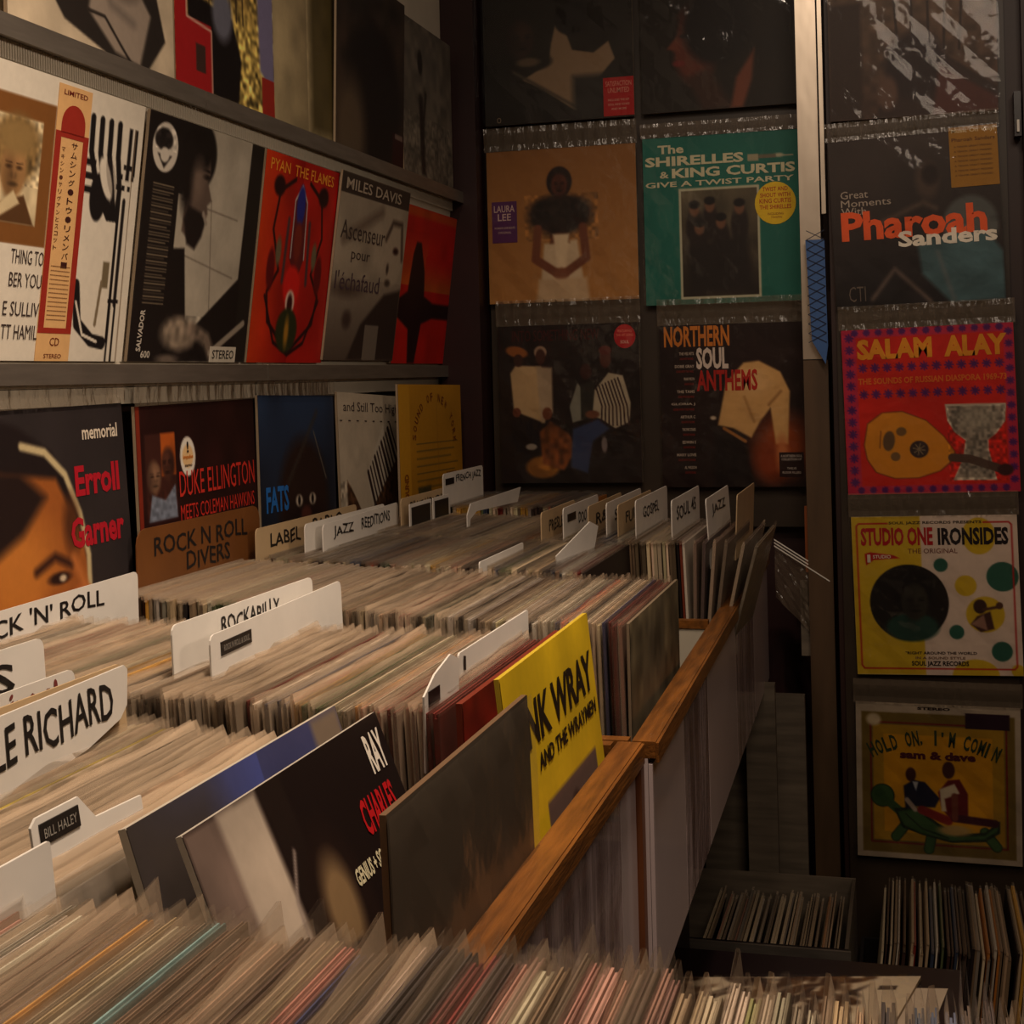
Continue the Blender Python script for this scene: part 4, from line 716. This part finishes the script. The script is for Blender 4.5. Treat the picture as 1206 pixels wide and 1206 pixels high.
# ------------------------------------------------------------------ divider cards
def card(label, y0, y1, x, zb, zt, texts=(), m='card', x1=None, lean=0.0, tapes=(), cut=None, r=.008, group=None, slope=0.0, film_line=False):
    """card standing among the records; x at y0, x1 at y1; outline rounded at the top"""
    x1 = x if x1 is None else x1; L = y1-y0
    zb -= .05                                        # the card goes on down between the records
    def P(a, z, t): return (x+(x1-x)*a+t+lean*(z-zb)*-1, y0+a*L, z+H+slope*a)
    pts = [(0, zb), (1, zb)]+[(1-(r-r*math.cos(q))/L, zt-r+r*math.sin(q)) for q in (0, .5, 1.05, math.pi/2)]+[((r-r*math.cos(q))/L, zt-r+r*math.sin(q)) for q in (math.pi/2, 1.05, .5, 0)]
    if cut: pts = cut(zb, zt)
    b = MB(); b.prism(pts, lambda a, z, t: P(a, z, t), -.0008, .0008); o = b.build('divider_card', M[m]); tag(o, label, 'divider card', group)
    for i, t in enumerate(texts):
        body, a, z, wd, hg = t[:5]; mm = t[5] if len(t) > 5 else 'ink_black'; vs, fs = text2d(body, t[6] if len(t) > 6 else .014)
        L_ = MB(); rr = random.Random(body); L_.add([P(a+px*wd, zt-z+py*hg+.0015*math.sin(px*17), .0013) for px, py in vs], fs); L_.build('lettering', M[mm], o)
    for (a, z, wd, hg, txt) in tapes:
        tb = MB(); v8 = [P(aa, zt-zz, tt) for tt in (.0008, .0016) for zz in (z+hg, z) for aa in (a, a+wd)]
        tb.add(v8, [(0, 2, 3, 1), (4, 5, 7, 6), (0, 1, 5, 4), (2, 6, 7, 3), (1, 3, 7, 5), (0, 4, 6, 2)]); to = tb.build('label_tape', M['tape'], o); to['label'] = 'black embossed label tape'
        if txt:
            vs, fs = text2d(txt, 0); L_ = MB(); L_.add([P(a+wd*(.08+px*.84), zt-z-hg*.72+py*hg*.45, .0019) for px, py in vs], fs); L_.build('embossed_lettering', M['tape_txt'], to)
    return o
card("long white divider card lettered ROCK 'N' ROLL", 1.12, 1.532, -.866, -.25, -.219, [("ROCK 'N' ROLL", .12, .026, .68, .019)], x1=-.888)
card('white divider card ending in a large S, at the left edge', .74, 1.045, -.690, -.25, -.205, [("BLUES", .20, .035, .66, .024)], lean=.05)
card('cream divider card with faded reddish lettering behind the largest white card', .70, 1.01, -.640, -.25, -.222, [("ison!", .72, .022, .2, .02, 'ink_red')], lean=.05)
card('white divider card with large name lettering ending in RICHARD, lower left', .66, .985, -.562, -.25, -.212, [("LITTLE RICHARD", .27, .034, .65, .027)], x1=-.577, lean=.06,
     cut=lambda zb, zt: [(0, zb), (.55, zb), (.60, zb+.034), (.80, zb+.040), (.95, zb+.050), (.985, zt-.030), (1, zt-.004), (.985, zt), (.02, zt), (0, zt-.006)])
card('cream divider card with a small black label, behind the largest white card', .70, .99, -.584, -.25, -.212, [], m='kraft', tapes=[(.85, .008, .09, .014, '')], lean=.06)
card('small white tabbed card with a black embossed label, in the second row', .700, .815, -.468, -.25, -.240, [], lean=.15, tapes=[(.06, .004, .34, .012, 'BILL HALEY')],
     cut=lambda zb, zt: [(0, zb), (1, zb), (1, zt-.018), (.55, zt-.016), (.42, zt), (.05, zt), (0, zt-.004)])
card('blank whitish card at the left edge, just behind the front bin records', .42, .645, -.420, -.26, -.230, [], lean=.10, r=.002)
card('white divider card with cut-off lettering, rear of the pair in mid picture', 1.125, 1.43, -.618, -.25, -.208, [('ROCKABILLY', .30, .024, .42, .016)], lean=.03)
card('white divider card with a black label strip, front of the pair in mid picture', 1.125, 1.46, -.582, -.25, -.216, [], x1=-.598, lean=.03, tapes=[(.06, .009, .20, .012, 'ROCK N ROLL & SOUL')])
card('white divider card lettered JAZZ REEDITIONS', 1.985, 2.36, -.842, -.25, -.212, [('JAZZ', .12, .028, .25, .020), ('REEDITIONS', .47, .026, .40, .018)], x1=-.86)
card('white divider card peeping out behind the jazz reissues card', 1.965, 2.30, -.862, -.25, -.209, [])
card('yellowed divider card lettered LABEL PABLO, under the blue cover', 1.89, 2.28, -.905, -.25, -.208, [('LABEL', .12, .032, .28, .020), ('PABLO', .52, .028, .32, .022)], m='kraft')
card('yellowed divider card lettered BILLIE HOLIDAY', 2.335, 2.66, -.845, -.25, -.204, [('BILLIE HOLIDAY', .14, .026, .62, .016)], m='kraft')
card('small pale card with a black tab lettered FRENCH JAZZ, far left corner', 2.56, 2.82, -.842, -.23, -.178, [('FRENCH JAZZ', .30, .024, .64, .017)], tapes=[(.05, .010, .20, .012, '')])
for i, (a, b_) in enumerate(((2.325, 2.44), (2.45, 2.545))):
    o = card('dark square photo card in a white border, %s of the pair below the yellowed card' % ('left' if i == 0 else 'right'), a, b_, -.826, -.25, -.213, [], r=.002)
    q = MB(); q.box(-.8250, -.8242, a+.008, b_-.008, -.25+H, -.219+H); q.build('dark_print', M['tape'], o)
card('plain white folded divider card in the middle of the far rows', 2.33, 2.68, -.725, -.25, -.212, [], m='card', cut=lambda zb, zt: [(0, zb), (.05, zb+.060), (.16, zb+.070), (.93, zb+.062), (1, zt), (.06, zt-.002), (0, zt-.02)])
cs = [('PRESLEY', 2.13, 2.36, -.545, -.208, 'first', 'POP'), ('DOO WOP', 2.17, 2.43, -.520, -.205, 'second', 'DYMO'), ('R&B', 2.20, 2.47, -.487, -.205, 'third', ''), ('SOUL', 2.20, 2.50, -.458, -.200, 'fourth', ''), ('FUNK', 2.20, 2.50, -.440, -.203, 'fifth', ''), ('GOSPEL', 2.20, 2.50, -.412, -.196, 'sixth', '')]
for tx_, a, b_, x, zt, nth, dy in cs:
    card('greyish divider card, %s from the left of the bunch in the far row' % nth, a, b_, x, -.25, zt, [(tx_, .40 if dy == 'DYMO' else .2, .034, .5, .018)], m='kraft' if nth in ('first', 'third', 'fifth') else 'card', tapes=[(.1, .012, .22, .012, '')] if dy == 'DYMO' else ())
card('brightest white divider card near the aisle end of the far row', 2.20, 2.50, -.356, -.25, -.196, [('SOUL 45', .15, .036, .7, .022)])
card('white divider card at the very aisle end of the far row', 2.20, 2.48, -.298, -.25, -.194, [('JAZZ', .2, .034, .6, .020)], lean=.05)
card('thin pale card tilted up beside the far end divider', 2.30, 2.56, -.272, -.25, -.196, [], m='kraft', lean=-.05)
card('blank white card turned to show its face, middle of the far row', 1.88, 2.06, -.462, -.25, -.210, [], x1=-.442, r=.002, cut=lambda zb, zt: [(.12, zb), (.72, zb), (1, zt-.010), (.80, zt), (0, zt-.032)])
card('long pale card lying low among the fourth row records', 1.80, 2.02, -.545, -.262, -.240, [], r=.003)
card('torn white card at the front of the third row', 1.16, 1.39, -.372, -.25, -.232, [('1', .05, .016, .03, .012)], r=.004)
card('small white card scrap with a black mark, front of the third row', 1.04, 1.13, -.362, -.25, -.222, [], cut=lambda zb, zt: [(0, zb), (.9, zb), (1, zt-.008), (.75, zt), (.3, zt-.008), (0, zt-.02)], tapes=[(.1, .018, .3, .012, '')])
# brown kraft card leaning on the wall covers
o = card('brown card lettered ROCK N ROLL DIVERS, leaning below the red-titled cover', 1.595, 1.945, -.925, -.27, -.178, [('ROCK N ROLL', .12, .038, .76, .024, 'ink_black', .012), ('DIVERS', .36, .066, .36, .024, 'ink_black', .012)], m='brown', r=.02)

# ------------------------------------------------------------------ floor level: crate, record row, box, jacket, boards
def crate():
    r = empty('record_crate'); tag(r, 'smoky plastic crate with a black front, on the floor by the door', 'crate')
    x0, x1, y0, y1, zt = -.44, -.115, 2.36, 2.70, -.93
    boxo('front_panel', x0, x1, y0, y0+.006, -H+.003, zt, M['black_gloss'], r); boxo('front_rim', x0-.004, x1+.004, y0-.006, y0-.0002, zt-.018, zt, M['alu'], r)
    boxo('back_panel', x0, x1, y1-.006, y1, -H+.003, zt, M['grey'], r); boxo('side_panel', x1-.006, x1, y0+.0065, y1-.0065, -H+.003, zt, M['crate'], r); boxo('side_panel', x0, x0+.006, y0+.0065, y1-.0065, -H+.003, zt, M['crate'], r)
    boxo('base', x0+.0065, x1-.0065, y0+.0065, y1-.0065, -H, -H+.008, M['black'], r)
    vs, fs = text2d('Classic', 0); b = MB(); b.add([(-.175+x*.045, y0-.0006, -.985+y*.014+H) for x, y in vs], fs); b.build('small_script_lettering', M['alu'], r)
crate()
def floorrow(name, label, x0, x1, y, zb, zt, lean, L=.305):
    b = MB(); s2 = MB(); x = x0
    while x < x1:
        t = random.uniform(.0022, .0052); h = zt-zb+random.uniform(-.012, .008); T = Matrix.Translation((x, y+random.uniform(-.004, .004), zb+H)) @ Matrix.Rotation(lean+random.uniform(-.012, .012), 4, 'Y')
        b.box(-t/2, t/2, 0, L, 0, h, tuple(lin(random.choice(PAL))), T); s2.box(-t*.4, t*.4, -.002, L+.003, h, h+.005, None, T); x += t+random.uniform(.0004, .0022)
    o = b.build(name, M['ink']); tag(o, label, 'records', None, 'stuff'); s_ = s2.build('plastic_sleeves', M['lip'], o); s_['kind'] = 'stuff'
floorrow('records', 'records leaning inside the smoky floor crate', -.428, -.212, 2.374, -H+.012, -.955, .24)
floorrow('records', 'records standing in a low black box right of the floor crate', -.10, .205, 2.44, -H+.012, -.945, .12, .30)
def tray(label, x0, x1, y0, y1, zt):
    r = empty('storage_box'); tag(r, label, 'box')
    boxo('front_wall', x0, x1, y0, y0+.008, -H+.0, zt, M['black'], r); boxo('back_wall', x0, x1, y1-.008, y1, -H, zt, M['black'], r)
    boxo('side_wall', x0, x0+.006, y0+.0082, y1-.0082, -H, zt, M['black'], r); boxo('side_wall', x1-.006, x1, y0+.0082, y1-.0082, -H, zt, M['black'], r); boxo('base', x0+.0062, x1-.0062, y0+.0082, y1-.0082, -H, -H+.008, M['black'], r)
tray('low black box holding the floor records beside the door', -.111, .262, 2.40, 2.79, -1.07)
r = empty('storage_box'); tag(r, 'closed black box with a patterned record lying on top', 'box')
boxo('body', -.355, .04, 1.48, 1.93, -H, -.80, M['black'], r); boxo('lid', -.358, .045, 1.475, 1.935, -.7995, -.776, M['black_gloss'], r)
c = Cv((176, 158, 132), 110)
for i in range(130):
    u_, v_ = random.random(), random.random()
    if u_ < .82: c.ell(u_, v_, random.uniform(.02, .10), random.uniform(.01, .04), random.choice([(70, 46, 30), (80, 52, 30), (50, 34, 26), (40, 28, 22), (196, 180, 150)]), .02, random.random()*3)
for i in range(90): c.ell(random.random()*.8, random.random()*.4, random.uniform(.02, .09), random.uniform(.01, .03), random.choice([(60, 38, 24), (86, 58, 36), (44, 30, 24)]), .02, random.random()*3)
c.rect(.86, .1, .93, .14, (60, 46, 40))
album('white record cover with a brown camouflage print lying flat on the closed box', (-.308, 1.822, -.770), (.305, .068, 0), (-.068, -.305, 0), c, (), flap=0)
album('white record cover edge sticking out below the camouflage one', (-.278, 1.815, -.7745), (.307, .055, 0), (-.055, -.307, 0), Cv((170, 152, 130), 8), (), flap=0, thick=.0035, film_on=False)
tag(boxo('board', -.40, -.205, 2.78, 2.80, -H, -.618, M['grey']), 'tall grey wood-grained board standing behind the crate', 'board')
tag(boxo('board', -.31, -.255, 2.72, 2.74, -H, -.585, M['grey']), 'narrow grey board standing just left of the tall one', 'board')
# clear bag with papers hanging from the bin end
r = empty('plastic_bag'); tag(r, 'clear plastic bag with grey papers hanging off the end of the far bin', 'bag')
b = MB(); vs = []
for j in range(9):
    for i in range(9):
        u_, v_ = i/8, j/8; vs.append((-.262+.105*u_, 2.868+.004*math.sin(i*2.+j), -.335-.068*u_-v_*(.11+.04*u_)+H))
b.add(vs, [(j*9+i, j*9+9+i, j*9+10+i, j*9+1+i) for j in range(8) for i in range(8)]); b.build('film_front', M['flap'], r)
b = MB()
for k in range(3):
    b.prism([(-.262, -.330-k*.006), (-.157, -.398-k*.006), (-.157, -.4005-k*.006), (-.262, -.3325-k*.006)], lambda a, z, t: (a, t, z+H), 2.862-.0015*k, 2.863-.0015*k)
o = b.build('top_edge_highlights', M['card'], r); o['kind'] = 'stuff'  # white strips stand in for highlight lines along the bag's top edge
boxo('paper', -.215, -.160, 2.874, 2.876, -.56, -.412, M['grey'], r)
tag(boxo('strap', -.205, -.200, 2.90, 2.915, -.40, -.27, M['orange']), 'short orange strap hanging under the back display', 'strap')
bpy.context.view_layer.update()
# blue netting strip hanging between the two displays
r = empty('blue_net'); tag(r, 'narrow blue netted strip hanging beside the door frame', 'net')
b = MB(); b.prism([(-.186, .25), (-.150, .25), (-.148, .045), (-.153, .01), (-.178, .055)], lambda a, z, t: (a, t, z+H), 2.838, 2.842); b.build('cloth', M['blue'], r)
b = MB()
for i in range(12):
    z = .06+i*.018
    for s_ in (-1, 1):
        p = [(-.184, z-.009*s_), (-.150, z+.009*s_), (-.150, z+.009*s_+.0016), (-.184, z-.009*s_+.0016)]; b.prism(p, lambda a, zz, t: (a, t, zz+H), 2.8365, 2.8378)
o = b.build('cords', M['navy'], r); o['kind'] = 'stuff'
